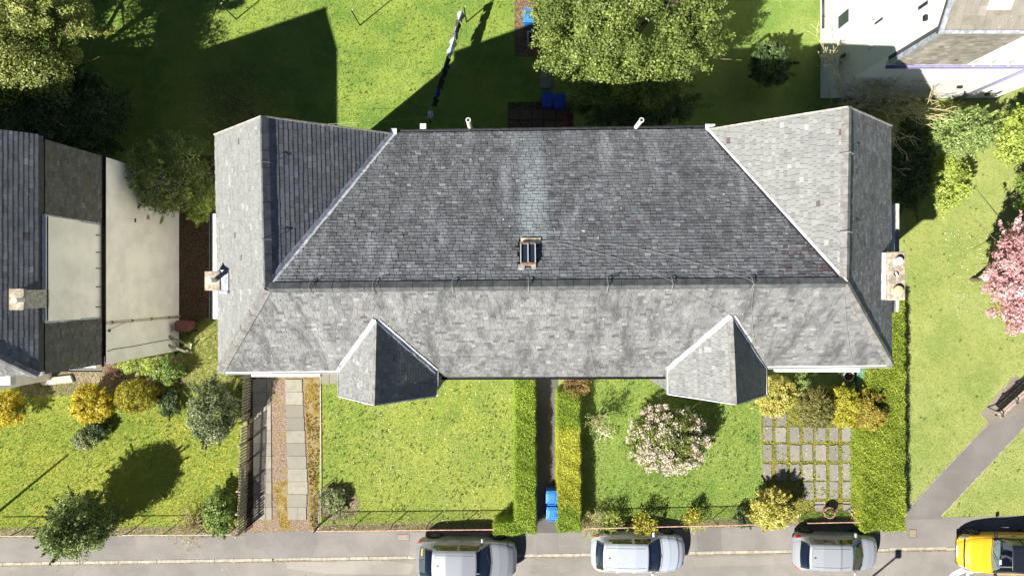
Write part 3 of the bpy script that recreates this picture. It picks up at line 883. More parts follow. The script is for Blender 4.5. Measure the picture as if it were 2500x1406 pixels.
# bays
def bay(top, end, e_l, e_l0, e_r, e_r0, cat):
    B0 = front_pt(*top); zb = B0.z
    B1 = P(end[0], end[1], zb)
    EL, ER = P(*e_l, ZE), P(*e_r, ZE)
    EL0, ER0 = ray_plane(*e_l0, B0, B1, EL), ray_plane(*e_r0, B0, B1, ER)
    nl = plane_n([B0, B1, EL], (-1, 0, 1)); nr = plane_n([B0, B1, ER], (1, 0, 1))
    ov = 0.12
    b = thing_part = MB()
    b.slab([B0, B1, EL, EL0], nl, 0.08); b.slab([B0, B1, ER, ER0], nr, 0.08)
    br = b.build("bay_roof", M["deck"], house)
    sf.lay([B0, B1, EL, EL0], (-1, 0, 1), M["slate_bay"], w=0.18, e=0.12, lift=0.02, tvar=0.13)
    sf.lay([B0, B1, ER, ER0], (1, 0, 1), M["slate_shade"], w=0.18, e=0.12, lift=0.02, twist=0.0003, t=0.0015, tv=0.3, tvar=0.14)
    caps(B0 + (B1 - B0) * 0.02, B1, nl, nr, 0.13, 0.13, 0.5, M["ridge"], br, 0.09)
    # lead valleys
    q = B1 - B0
    flash(B0, EL0, n_front, 0.14, M["lead"], br, Vector((-1, 0, 0)), lift=0.05, wav=0.1)
    flash(B0, EL0, nl, 0.09, M["lead"], br, q, lift=0.06, wav=0.1)
    flash(B0, ER0, n_front, 0.10, M["lead"], br, Vector((1, 0, 0)), lift=0.05, wav=0.1)
    flash(B0, ER0, nr, 0.13, M["lead_dull_shade"], br, q, lift=0.06, wav=0.1)
    # verge strips and eaves gutters
    for e_, n_ in ((EL, nl), (ER, nr)):
        flash(B1, e_, n_, 0.04, M["lead"], br, -q, "verge_strip", lift=0.06)
    gutter(EL + Vector((-0.03, 0, -0.03)), EL0 + Vector((-0.03, 0, -0.03)), 0.05, M["white_plastic"], br)
    gutter(ER + Vector((0.03, 0, -0.03)), ER0 + Vector((0.03, 0, -0.03)), 0.05, M["white_plastic"], br)
    # walls: slate hung above, render below
    y1 = -2.5
    x0, x1, yf = EL.x + 0.06, ER.x - 0.06, EL.y + 0.05
    wl = MB()
    wl.add([(x0, yf, 5.3), (x1, yf, 5.3), (x1, yf, ZE - 0.05), (B1.x, yf + 0.02, zb - 0.12), (x0, yf, ZE - 0.05), (x0, y1, 5.3), (x1, y1, 5.3), (x0, y1, ZE - 0.05), (x1, y1, ZE - 0.05)],
           [(0, 1, 2, 3, 4), (5, 0, 4, 7), (1, 6, 8, 2), (5, 6, 1, 0)])
    wl.build("bay_wall", M["deck"], house)
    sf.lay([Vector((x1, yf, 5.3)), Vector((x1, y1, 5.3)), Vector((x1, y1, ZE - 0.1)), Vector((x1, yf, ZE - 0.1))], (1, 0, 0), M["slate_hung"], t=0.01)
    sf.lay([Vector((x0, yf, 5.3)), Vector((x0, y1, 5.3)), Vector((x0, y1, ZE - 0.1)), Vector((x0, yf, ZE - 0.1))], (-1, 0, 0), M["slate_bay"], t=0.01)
    MB().prism([(x0 + 0.05, yf + 0.06), (x1 - 0.05, yf + 0.06), (x1 - 0.05, y1), (x0 + 0.05, y1)], 0, 5.3).build("bay_lower_wall", M["wall_white"], house)
    gutter((x1 + 0.07, yf, 5.33), (x1 + 0.07, y1, 5.33), 0.06, M["black_gutter"], house)
    gutter((x0 - 0.03, yf, 5.33), (x0 - 0.03, y1, 5.33), 0.04, M["white_plastic"], house)
    for zz in (2.0, 7.2):
        w_ = MB().box(((x0 + x1) / 2, yf - 0.03, zz), (2.0, 0.1, 1.4)).build("window", M["white_plastic"], house)
        for sx in (-0.5, 0.5):
            MB().box(((x0 + x1) / 2 + sx, yf - 0.09, zz), (0.85, 0.04, 1.2)).build("pane", M["glass_dark"], w_)
bay((921, 779), (916, 990), (830, 969), (829, 904), (1063, 968), (1064, 902), "left")
bay((1787, 769), (1797, 988), (1633, 963), (1632, 899), (1869, 965), (1870, 894), "right")
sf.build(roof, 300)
# ridge, hip and verge trim
caps(RL + (RR - RL) * 0.004, RR, n_front, n_rear, 0.14, 0.17, 0.47, M["ridge_dark"], roof, 0.10)
caps(RL, AL, n_lo, n_li, 0.07, 0.17, 0.5, M["ridge_dark"], roof, 0.08)
caps(RR, AR, n_ri, n_ro, 0.17, 0.12, 0.5, M["ridge"], roof, 0.045)
caps(RL, FL, n_lo, n_front, 0.16, 0.16, 0.45, M["ridge"], roof, 0.07, name="hip_tile")
caps(RR, FR, n_front, n_ro, 0.17, 0.10, 0.45, M["ridge"], roof, 0.05, name="hip_tile")
flash(RL, VL, n_li, 0.13, M["lead_dull_shade"], roof, Vector((-1, 1, 0)), wav=0.15)
flash(RL, VL, n_rear, 0.10, M["lead"], roof, Vector((1, -1, 0)), wav=0.1)
flash(RR, VR, n_ri, 0.09, M["lead"], roof, Vector((1, 1, 0)), wav=0.1)
flash(RR, VR, n_rear, 0.08, M["black_gutter"], roof, Vector((-1, -1, 0)), "valley_gutter", wav=0.1)
MB().box(VR + Vector((0.12, 0.05, 0.05)), (0.32, 0.22, 0.05)).build("lead_flashing", M["lead"], roof)
MB().box(VL + Vector((-0.02, 0.05, 0.05)), (0.24, 0.2, 0.05)).build("lead_flashing", M["lead"], roof)
for a_, b_, n_ in ((AL, CL, n_lo), (AL, VL, n_li), (AR, CR, n_ro), (AR, VR, n_ri)):
    flash(a_, b_, n_, 0.045, M["concrete"], roof, (RL + RR) / 2 - a_, "verge_strip", lift=0.05)
# gutters and fascias
gutter(VL + Vector((0.2, 0.07, -0.02)), VR + Vector((-0.05, 0.07, -0.02)), 0.065, M["black_gutter"], house)
gutter(C1 + Vector((0.15, -0.06, -0.02)), C2 + Vector((-0.1, -0.06, -0.02)), 0.055, M["black_gutter"], house)
fe = lambda px: FL + (FR - FL) * ((px - 535) / (2178 - 535))
gutter(fe(545) + Vector((0, -0.05, 0)), fe(826) + Vector((0, -0.05, 0)), 0.055, M["white_plastic"], house)
gutter(fe(1876) + Vector((0, -0.05, 0)), fe(2176) + Vector((0, -0.05, 0)), 0.055, M["white_plastic"], house)
def wallhead(px0, px1, py0, py1, z, mat, name):
    a = P(px0, py0, z); b = P(px1, py1, z)
    o = MB().box(((a.x + b.x) / 2, (a.y + b.y) / 2, z - 0.15), (abs(b.x - a.x), abs(b.y - a.y), 0.3)).build(name, mat, house, bevel=0.02)
    return o
wallhead(613, 782, 895, 920, 8.7, M["lead"], "wall_head")
wallhead(1893, 2100, 880, 908, 8.7, M["wall_white"], "wall_head")
wallhead(519, 545, 521, 779, 8.9, M["lead"], "wall_head")
gutter(P(516, 521, 8.75), P(516, 779, 8.75), 0.07, M["black_gutter"], house)
wallhead(2150, 2184, 500, 762, 8.9, M["wall_white"], "wall_head")
gutter(P(2190, 497, 8.8), P(2190, 762, 8.8), 0.075, M["concrete"], house)
MB().box(rear_pt(1033, 318) + Vector((0, 0.12, -0.02)), (0.2, 0.18, 0.12)).build("rain_hopper", M["white_plastic"], house)
for (px, zt, r_) in ((1143, 9.95, 0.075), (1566, 9.95, 0.075), (852, 9.0, 0.06), (1850, 9.3, 0.06)):
    y_ = 5.42 if px != 852 else 5.33
    X_ = (px - CX) * (H - zt) / F
    pb = MB()
    pb.cyl((X_, y_, 0), (X_, y_, zt), r_, r_, 12, cap=False)
    pb.cyl((X_, y_, zt - 0.02), (X_, y_, zt - 0.03), r_ * 0.7, r_ * 0.7, 12)
    vp = pb.build("vent_pipe", M["pot_white"], house, smooth=True)
    MB().lathe((X_, y_, zt - 0.015), [(r_ * 0.72, 0), (r_ * 1.12, 0), (r_ * 1.12, 0.03), (r_ * 0.72, 0.03)], 14).build("pipe_rim", M["white_plastic"], vp)
    MB().cyl((X_, y_, zt - 0.01), (X_, y_, zt + 0.0165), r_ * 0.7, r_ * 0.7, 12).build("pipe_mouth", M["rubber"], vp)
# skylight
a_, b_, c_, d_ = rear_pt(1270, 650), rear_pt(1308, 650), rear_pt(1307, 598), rear_pt(1270, 598)
sky = MB()
up_ = n_rear * 0.14
fw = 0.05
ue = (b_ - a_).normalized(); ve = (d_ - a_).normalized()
W_, L_ = (b_ - a_).length, (d_ - a_).length
frame = MB()
for (u0, v0, u1, v1) in ((0, 0, W_, fw), (0, L_ - fw, W_, L_), (0, fw, fw * 0.6, L_ - fw), (W_ - fw * 0.6, fw, W_, L_ - fw)):
    q = [a_ + ue * u0 + ve * v0, a_ + ue * u1 + ve * v0, a_ + ue * u1 + ve * v1, a_ + ue * u0 + ve * v1]
    frame.slab([p + up_ for p in q], n_rear, 0.16)
skl = frame.build("skylight", M["rust"], house)
for k in (0, 1):
    u0 = fw * 0.6 + k * (W_ / 2 - fw * 0.6) + (0.016 if k else 0); u1 = W_ / 2 - 0.016 if k == 0 else W_ - fw * 0.6
    q = [a_ + ue * u0 + ve * fw, a_ + ue * u1 + ve * fw, a_ + ue * u1 + ve * (L_ - fw), a_ + ue * u0 + ve * (L_ - fw)]
    MB().slab([p + n_rear * 0.115 for p in q], n_rear, 0.02).build("pane", M["glass_dark"], skl)
for uu in (fw * 0.3, W_ / 2, W_ - fw * 0.3):
    MB().bar(a_ + ue * uu + ve * fw + n_rear * 0.145, a_ + ue * uu + ve * (L_ - fw) + n_rear * 0.145, 0.03, 0.03, n_rear).build("glazing_bar", M["white_plastic"], skl)
ap = [rear_pt(1272, 599), rear_pt(1318, 597), rear_pt(1320, 583), rear_pt(1271, 584)]
MB().slab([p + n_rear * 0.06 for p in ap], n_rear, 0.05).build("apron_flashing", m_plain("apron_lead", (0.60, 0.50, 0.34), 0.6, 0, 0.5, 9), skl)
for q in ([(1266, 648), (1282, 648), (1280, 660), (1265, 659)], [(1297, 650), (1308, 650), (1309, 657), (1299, 659)]):
    MB().slab([rear_pt(*p) + n_rear * 0.05 for p in q], n_rear, 0.03).build("lead_flashing", M["lead"], skl)
# chimneys
def chimney(x0, x1, y0, y1, zt, pots, z0=8.0, flashw=0.0, name="chimney"):
    st = MB().prism([(x0 + 0.03, y0 + 0.03), (x1 - 0.03, y0 + 0.03), (x1 - 0.03, y1 - 0.03), (x0 + 0.03, y1 - 0.03)], z0, zt - 0.14).build("chimney", M["chimney"], house)
    MB().prism([(x0, y0), (x1, y0), (x1, y1), (x0, y1)], zt - 0.14, zt).build("chimney_cap", M["chimney"], st, bevel=0.02)
    for (px, py, r_, h_, mt) in pots:
        p = P(px, py, zt + h_)
        pt = MB().lathe((p.x, p.y, zt), [(r_ * 1.1, 0), (r_, 0.06), (r_ * 0.92, h_ - 0.08), (r_ * 1.05, h_ - 0.06), (r_ * 1.05, h_ - 0.02), (r_ * 0.5, h_)], 18).build("chimney_pot", mt, st, smooth=False)
    return st
c1 = chimney(-9.90, -9.40, -0.08, 0.54, 10.06, [(510, 684, 0.075, 0.42, M["pot_white"])])
MB().prism([(-9.42, -0.15), (-9.15, -0.15), (-9.15, 0.58), (-9.42, 0.58)], 9.5, 10.02).build("flashing", M["lead_dull_shade"], c1)
MB().box((-9.3, -0.14, 10.0), (0.26, 0.09, 0.08)).build("flashing", M["lead"], c1)
c2 = chimney(12.07, 12.64, -0.40, 1.16, 10.1, [(2197, 637, 0.12, 0.18, M["pot_white"]), (2195, 710, 0.155, 0.16, M["pot_clay"])])
MB().prism([(11.92, -0.38), (12.09, -0.38), (12.09, 1.14), (11.92, 1.14)], 9.3, 10.0).build("flashing", M["lead"], c2)
MB().cyl(P(2188, 668, 10.1), P(2188, 668, 10.1) + Vector((0, 0, 0.012)), 0.09, 0.09, 8).build("flue_hole", M["rubber"], c2)
MB().bar(P(2192, 676, 10.12), P(2186, 664, 10.12), 0.05, 0.03).build("broken_cowl", M["pot_white"], c2)
# ladder hooks over the ridges
def hook(p, along, nA, nB):
    d = along.normalized()
    def down(n):
        q = d.cross(n).normalized()
        return q if q.z < 0 else -q
    A, B = down(nA), down(nB)
    top = p + Vector((0, 0, 0.14))
    pts = [p + A * 0.26 + nA * 0.05, p + A * 0.12 + nA * 0.12, top + (nA + nB) * 0.03, p + B * 0.14 + nB * 0.12, p + B * 0.2 + nB * 0.05]
    MB().tube(pts, 0.009, 6).build("ridge_hook", M["cable"], house)
for px in (758, 912, 1105, 1290, 1483, 1640, 1835):
    t_ = (px - 650) / (2065 - 650)
    hook(RL + (RR - RL) * t_, RR - RL, n_front, n_rear)
    p_ = RL + (RR - RL) * t_
    MB().tube([p_ + n_rear * 0.05 + Vector((0.02, 0.1, 0)), p_ + Vector((0.03, 0.03, 0.27)), p_ + Vector((0.09, 0.12, 0.22)), p_ + n_rear * 0.05 + Vector((0.07, 0.16, 0))], 0.007, 5).build("ridge_hook", M["black_iron"], house)
for py in (397, 585):
    hook(RL + (AL - RL) * ((704 - py) / (704 - 283)), AL - RL, n_lo, n_li)
for py in (375, 567):
    hook(RR + (AR - RR) * ((691 - py) / (691 - 260)), AR - RR, n_ri, n_ro)
# aerial cables lying on the slates
def cable(pts, r_=0.0035, mat="cable"):
    MB().tube(pts, r_, 5).build("aerial_cable", M[mat], house)
rp = lambda x, y, h=0.06: rear_pt(x, y) + n_rear * h
fp = lambda x, y, h=0.06: front_pt(x, y) + n_front * h
cable([rp(1312, 594), rp(1335, 590), rp(1400, 606), rp(1500, 632), rp(1580, 662), rp(1632, 690, 0.15), RL + (RR - RL) * 0.703 + Vector((0, 0, 0.16)), fp(1690, 720, 0.1), fp(1740, 746), fp(1786, 768)])
cable([rp(1335, 590), rp(1345, 589), rp(1390, 594), rp(1480, 598), rp(1560, 610), rp(1680, 640), rp(1760, 664), rp(1825, 688, 0.15), RL + (RR - RL) * 0.84 + Vector((0, 0, 0.16)), fp(1836, 712, 0.08), fp(1833, 760), fp(1838, 810), fp(1842, 838)])
cable([fp(2062, 706), fp(2062, 745), fp(2066, 800), fp(2073, 850), fp(2081, 889)], 0.0045)
cable([fp(1441, 850), fp(1446, 880), fp(1452, 905), fp(1458, 915)], 0.0045)

# ================================================================ LEFT NEIGHBOUR
nb = thing("rendered_house", "cream rendered house with slate hung upper storey and slate roof at the left edge", "house", P(200, 700, 0))
XW = -15.63
NZ, NZR = 9.5, 12.7
NRL = Vector((-18.7, -0.03, NZR)); NAL = Vector((-18.7, 5.0, NZR)); NC = Vector((-15.64, 5.07, NZ)); NF = Vector((-15.64, -2.90, NZ))
NXL = -29.0
MB().prism([(NXL, -2.94), (XW, -2.94), (XW, 5.03), (NXL, 5.03)], 0, 6.1).build("wall", M["wall_cream"], nb)
MB().prism([(NXL, -2.8), (XW - 0.12, -2.8), (XW - 0.12, 4.95), (NXL, 4.95)], 6.1, 9.35).build("upper_wall", M["deck"], nb)
MB().prism([(XW - 0.5, -1.12), (XW, -1.12), (XW, 2.42), (XW - 0.5, 2.42)], 6.1, 9.15).build("chimney_breast", M["wall_cream"], nb)
MB().prism([(NXL, -4.3), (-21.6, -4.3), (-21.6, -2.9), (NXL, -2.9)], 0, 6.0).build("bay_wall", M["wall_cream"], nb)
ndk = MB()
nn_r = plane_n([NRL, NAL, NC], (1, 0, 1))
NLF = Vector((NXL, -2.90, NZ)); NLR = Vector((NXL, -0.03, NZR)); NLB = Vector((NXL, 5.1, NZ))
ndk.slab([NRL, NAL, NC, NF], nn_r, 0.12)
nn_f = plane_n([NRL, NF, NLF], (0, -1, 1))
ndk.slab([NRL, NF, NLF, NLR], nn_f, 0.12)
nn_b = plane_n([NRL, NLR, NLB], (0, 1, 1))
ndk.slab([NRL, NLR, NLB, Vector((-21.9, 5.1, NZ))], nn_b, 0.12)
ndk.slab([NRL, NAL, Vector((-21.9, 5.1, NZ))], plane_n([NRL, NAL, Vector((-21.9, 5.1, NZ))], (-1, 0, 1)), 0.12)
nroof = ndk.build("roof", M["deck"], nb)
MB().add([NC + Vector((-0.1, -0.1, -0.1)), Vector((-21.9, 4.96, NZ - 0.1)), NAL + Vector((0, 0, -0.2))], [(0, 1, 2)]).build("gable_wall", M["wall_cream"], nb)
sn = SlateField(11)
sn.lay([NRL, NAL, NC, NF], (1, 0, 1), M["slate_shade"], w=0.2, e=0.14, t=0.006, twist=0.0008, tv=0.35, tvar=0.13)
sn.lay([NRL, NF, NLF, NLR], (0, -1, 1), M["slate_front"], e=0.118, w=0.19)
for y0, y1 in ((2.46, 5.0), (-2.9, -1.16)):
    sn.lay([Vector((XW + 0.06, y0, 6.15)), Vector((XW + 0.06, y1, 6.15)), Vector((XW - 0.10, y1, 9.05)), Vector((XW - 0.10, y0, 9.05))], (1, 0, 0.1), M["slate_hung"], t=0.009)
sn.build(nroof, 300)
caps(NRL, NF, nn_f, nn_r, 0.12, 0.12, 0.45, M["ridge_dark"], nroof, 0.06, name="hip_tile")
caps(NRL, NAL, nn_r, Vector((-0.7, 0, 0.7)), 0.15, 0.15, 0.5, M["ridge_dark"], nroof, 0.07)
for y0, y1 in ((2.40, 5.1), (-2.95, -1.10)):
    flash(Vector((XW - 0.14, y0, 9.08)), Vector((XW - 0.14, y1, 9.08)), Vector((0.3, 0, 0.95)), 0.13, M["lead_dull_shade"], nroof, Vector((-1, 0, 0)), wav=0.12)
MB().prism([(XW - 0.20, -1.15), (XW - 0.08, -1.15), (XW - 0.08, 2.45), (XW - 0.20, 2.45)], 9.15, 9.19).build("lead_flashing", M["lead"], nroof)
gutter((XW - 0.02, -1.1, 9.1), (XW - 0.02, 2.4, 9.1), 0.06, M["black_gutter"], nb)
MB().bar((XW + 0.02, 2.43, 6.2), (XW - 0.1, 2.43, 9.1), 0.1, 0.05).build("lead_flashing", M["lead_dull_shade"], nb)
MB().bar((XW + 0.02, -1.14, 6.2), (XW - 0.1, -1.14, 9.1), 0.1, 0.05).build("lead_flashing", M["lead_dull_shade"], nb)
# brown eaves gutter running across the wall with brackets
gutter((XW + 0.12, -3.0, 6.12), (XW + 0.12, 5.05, 6.12), 0.085, M["brown_gutter"], nb)
for py in (574, 616, 655, 700, 749):
    p = P(240, py, 6.4); 
    MB().bar((XW + 0.02, p.y, 6.42), (XW + 0.12, p.y, 6.18), 0.03, 0.03).build("gutter_bracket", M["black_iron"], nb)
dp = MB(); yy = -1.33
dp.tube([Vector((XW + 0.12, yy, 6.05)), Vector((XW + 0.08, yy, 5.6)), Vector((XW + 0.08, yy, 0.1))], 0.045, 8)
pipe = dp.build("downpipe", m_plain("cream_pipe", (0.52, 0.46, 0.34), 0.6), nb, smooth=True)
for z in (1.1, 2.6, 4.1, 5.5):
    MB().cyl((XW + 0.08, yy, z), (XW + 0.08, yy, z + 0.08), 0.06, 0.06, 10).build("pipe_collar", M["brown_gutter"], pipe)
wp = lambda px, py: (lambda z: Vector((XW + 0.015, (CY - py) * (H - z) / F, z)))(H - XW * F / (px - CX))
MB().tube([wp(262, 858), wp(276, 852), wp(320, 846), wp(370, 836), wp(424, 827)], 0.014, 5).build("wall_cable", M["black_iron"], nb)
MB().tube([wp(268, 804), wp(318, 781)], 0.007, 5).build("wall_cable", M["black_iron"], nb)
MB().box(wp(266, 807), (0.05, 0.1, 0.12)).build("alarm_box", M["black_iron"], nb)
MB().box(wp(361, 531), (0.03, 0.18, 0.18)).build("wall_vent", M["chimney"], nb)
MB().box(wp(329, 538), (0.05, 0.16, 0.06)).build("wall_vent", M["black_iron"], nb)
MB().bar(wp(256, 522) + Vector((0.05, -0.04, 0.2)), Vector((XW - 0.02, -2.99, 9.05)) * 0 + wp(256, 522) + Vector((0.05, -0.3, 0.2)), 0.03, 0.03).build("gutter_bracket", M["white_plastic"], nb)
flash(Vector((XW - 0.1, -3.0, 6.2)), Vector((-22, -3.0, 6.2)), Vector((0, -0.3, 0.95)), 0.22, M["lead"], nb, Vector((0, 1, 0)), wav=0.1)
gutter((XW + 0.05, -3.12, 6.1), (-21.6, -3.12, 6.1), 0.06, M["black_gutter"], nb)
a = P(-40, 918, 6.6); b = P(25, 940, 6.6)
MB().prism([(a.x, b.y), (b.x, b.y), (b.x, a.y), (a.x, a.y)], 6.3, 6.6).build("wall_head", M["wall_white"], nb)
# its chimney
st = MB().prism([(-16.02, -0.66), (-15.62, -0.66), (-15.62, -0.06), (-16.02, -0.06)], 9.0, 10.13).build("chimney", M["concrete"], nb)
MB().prism([(-16.06, -0.70), (-15.58, -0.70), (-15.58, -0.02), (-16.06, -0.02)], 10.13, 10.25).build("chimney_cap", M["chimney"], st, bevel=0.015)
p = P(36, 733, 10.6)
MB().lathe((p.x, p.y, 10.25), [(0.085, 0), (0.08, 0.06), (0.07, 0.3), (0.08, 0.32), (0.08, 0.36), (0.03, 0.38)], 16).build("chimney_pot", M["pot_white"], st)
# front wall under the eaves: pale stone step and bay jamb
MB().prism([tuple(P(95, 925)[:2]), tuple(P(175, 915)[:2]), tuple(P(182, 932)[:2]), tuple(P(110, 940)[:2])], 0.01, 0.14).build("doorstep", M["stone"], nb)

# ================================================================ UPPER RIGHT BUILDING
wb_ = thing("white_house", "white rendered house with brown tiled roof in the upper right corner", "house", P(2300, 150, 0))
X0, X1, Y0, Y1 = 14.48, 22.67, 8.9, 22.0
MB().prism([(X0, Y0), (X1, Y0), (X1, Y1), (X0, Y1)], 0, 9.0).build("wall", M["wall_white"], wb_)
EV = Vector((14.36, 8.56, 9.0)); dz = 0.62
RID = Vector((14.36, 14.5, 9.0 + 5.94 * dz))
g = MB().add([(X0, Y0, 9.0), (X0, 20.1, 9.0), (X0, 14.5, 9.0 + 5.6 * dz)], [(2, 1, 0)]).build("gable_wall", M["wall_white"], wb_)
rd = MB()
EVR = Vector((X1 + 0.3, 8.56, 9.0)); RIDR = Vector((X1 + 0.3, 14.5, RID.z)); BK = Vector((14.36, 20.4, 9.0)); BKR = Vector((X1 + 0.3, 20.4, 9.0))
nf = plane_n([EV, EVR, RID], (0, -1, 1)); nbk = plane_n([BK, BKR, RID], (0, 1, 1))
rd.slab([EV, EVR, RIDR, RID], nf, 0.12); rd.slab([BK, BKR, RIDR, RID], nbk, 0.12)
wroof = rd.build("roof", M["deck"], wb_)
s3 = SlateField(21)
s3.lay([EV, EVR, RIDR, RID], (0, -1, 1), M["tile_brown"], e=0.30, w=0.24, t=0.014, tvar=0.06)
# slate hung panel on the front, upper storey
zl, zh = 5.75, 9.0
MB().prism([(14.5, 8.62), (17.5, 8.62), (17.5, 8.9), (14.5, 8.9)], zl, zh).build("hung_wall", M["deck"], wb_)
s3.lay([Vector((14.5, 8.615, zl)), Vector((17.5, 8.615, zl)), Vector((17.5, 8.615, zh)), Vector((14.5, 8.615, zh))], (0, -1, 0), M["tile_brown"], e=0.14, w=0.2, t=0.008)
MB().prism([(17.5, 8.64), (X1, 8.64), (X1, 8.9), (17.5, 8.9)], zl + 0.05, zh - 0.02).build("upper_wall", M["wall_white"], wb_)
s3.build(wroof, 300)
flash(EV, RID, nf, 0.16, M["lead_dull_shade"], wroof, Vector((1, 0, 0)), "verge_flashing", lift=0.06, wav=0.15)
MB().bar((14.47, 8.62, zl), (14.47, 8.62, zh + 0.02), 0.1, 0.16, (0, 1, 0)).build("corner_flashing", M["lead_dull_shade"], wb_)
flash(EV + Vector((0, 0.02, 0.02)), EVR + Vector((0, 0.02, 0.02)), nf, 0.11, M["lead_dull_shade"], wroof, Vector((0, 1, 0)), "eaves_flashing", lift=0.06, wav=0.1)
gutter((14.4, 8.5, zl + 0.02), (X1, 8.5, zl + 0.02), 0.075, M["pipe_purple"], wb_)
for px in (2381, 2425, 2467):
    X_ = (px - CX) * (H - 6.0) / F
    MB().bar((X_, 8.62, 6.25), (X_, 8.5, 5.85), 0.06, 0.04).build("gutter_bracket", M["stone"], wb_)
X_ = (2335 - CX) * H / F
dpp = MB().tube([Vector((X_, 8.84, 0)), Vector((X_, 8.84, 5.6)), Vector((X_, 8.55, 5.75))], 0.055, 10).build("downpipe", M["pipe_purple"], wb_, smooth=True)
lw = lambda px, py: (lambda z: Vector((X0, (CY - py) * (H - z) / F, z)))(H - X0 * F / (px - CX))
def left_window(px0, px1, y_lo, y_hi, name="window"):
    z0 = H - X0 * F / (px0 - CX); z1 = H - X0 * F / (px1 - CX)
    w_ = MB().box((X0 - 0.03, (y_lo + y_hi) / 2, (z0 + z1) / 2), (0.1, y_hi - y_lo + 0.14, z1 - z0 + 0.1)).build(name, M["white_plastic"], wb_)
    MB().box((X0 - 0.085, (y_lo + y_hi) / 2, (z0 + z1) / 2), (0.03, y_hi - y_lo, z1 - z0 - 0.04)).build("pane", M["glass_dark"], w_)
    MB().box((X0 - 0.08, (y_lo + y_hi) / 2, z0 - 0.08), (0.18, y_hi - y_lo + 0.3, 0.06)).build("sill", M["wall_white"], w_)
left_window(2051, 2077, 11.40, 11.93)
left_window(2247, 2272, 9.82, 9.94)
left_window(2140, 2161, 10.42, 10.5)
left_window(2055, 2070, 9.98, 10.14)
for (px, py0, py1, wpx) in ((2036, 31, 92, 8), (2117, -8, 28, 8), (2126, 81, 118, 10), (2228, 9, 55, 13)):
    z_ = H - X0 * F / (px - CX)
    ya, yb = (CY - py1) * (H - z_) / F, (CY - py0) * (H - z_) / F
    MB().box((X0 - 0.02, (ya + yb) / 2, z_), (0.05, yb - ya, 0.32)).build("render_panel", M["wall_white"], wb_, bevel=0.01)
    MB().box((X0 - 0.02, yb - 0.25, z_ + 0.28), (0.045, 0.5, 0.26)).build("render_panel", M["wall_white"], wb_, bevel=0.01)
z_ = H - X0 * F / (2013 - CX)
MB().tube([Vector((X0 - 0.07, (CY - 70) * (H - z_) / F, z_)), Vector((X0 - 0.07, 15.0, z_))], 0.06, 8).build("waste_pipe", M["black_gutter"], wb_, smooth=True)
for q in ((2263, 45), (2343, 210), (2411, 228)):
    if q[0] < 2300:
        MB().box(lw(*q) + Vector((-0.05, 0, 0)), (0.12, 0.18, 0.14)).build("wall_vent", M["black_iron"], wb_)
    else:
        zz = H - (Y0 * F) / (CY - q[1])
        MB().box(((q[0] - CX) * (H - zz) / F, Y0 - 0.05, zz), (0.2, 0.12, 0.12)).build("wall_vent", M["black_iron"], wb_)
rwp = ray_plane(2442, 4, EV, EVR, RID)
sw = MB().box(rwp + nf * 0.06, (0.75, 0.5, 0.1), m=Matrix((Vector((1, 0, 0)), nf.cross(Vector((1, 0, 0))), nf)).transposed()).build("roof_window", M["white_plastic"], wb_)
MB().box(rwp + nf * 0.12, (0.5, 0.3, 0.03), m=Matrix((Vector((1, 0, 0)), nf.cross(Vector((1, 0, 0))), nf)).transposed()).build("pane", m_plain("skylight_blind", (0.35, 0.36, 0.37), 0.3), sw)
# ================================================================ FENCES, GATE, RAILINGS
def picket_fence():
    f = thing("picket_fence", "weathered wooden slat fence along the driveway", "fence", P(605, 1100, 0))
    a, b = P(613, 915), P(600, 1290)
    L = (b - a).length; d = (b - a).normalized()
    hgt = 1.05
    k = int(L / 0.132)
    um = MB().box((0, 0, 0), (0.02, 0.082, 1.0))
    me = new_mesh("fence_slat", um.v, um.f, M["wood_grey"])
    for i in range(k):
        if random.random() < 0.03: continue
        p = a + d * (i + 0.5) * L / k
        o = bpy.data.objects.new("fence_slat", me); link(o, f)
        h = hgt + random.uniform(-0.03, 0.03)
        o.location = (p.x + 0.03, p.y, h / 2 + 0.05); o.scale = (1, random.uniform(0.85, 1.1), h)
        o.rotation_euler = (random.uniform(-0.02, 0.02), random.uniform(-0.015, 0.015), math.atan2(d.y, d.x) + math.pi / 2)
    for z in (0.3, 0.85):
        MB().bar(a + Vector((0.0, 0, z)), b + Vector((0.0, 0, z)), 0.04, 0.07).build("fence_rail", M["wood_grey"], f)
    for i in range(8):
        p = a + d * L * i / 7
        MB().box((p.x - 0.05, p.y, 0.55), (0.08, 0.08, 1.1)).build("fence_post", M["wood_grey"], f)
picket_fence()

def wire_fence(name, label, x0, y0, x1, y1, posts, mat, h=0.92, mesh=True):
    a, b = P(x0, y0), P(x1, y1)
    f = thing(name, label, "fence", (a + b) / 2)
    d = (b - a).normalized(); L = (b - a).length
    MB().cyl(a + Vector((0, 0, h)), b + Vector((0, 0, h)), 0.024, 0.024, 8).build("top_rail", mat, f)
    for px in posts:
        p = a + (b - a) * ((px - x0) / (x1 - x0))
        MB().cyl(p, p + Vector((0, 0, h)), 0.018, 0.022, 8).build("fence_post", M["black_iron"], f)
    if mesh:
        w = MB(); r_ = 0.0022
        n = int(L / 0.085)
        for i in range(n):
            p = a + d * (i * L / n)
            for s in (-1, 1):
                q0 = p + Vector((0, 0, 0.1)); q1 = p + d * s * (h - 0.12) * 0.9 + Vector((0, 0, h - 0.02))
                t = (q1 - a).dot(d)
                if 0 < t < L: w.cyl(q0, q1, r_, r_, 3, cap=False)
        o = w.build("wire_mesh", M["black_iron"], f)
wire_fence("wire_fence", "low wire fence with pink top rail in front of the middle lawn", 775, 1279, 1212, 1275, [782, 870, 960, 1046, 1132, 1200], M["pink_rail"])
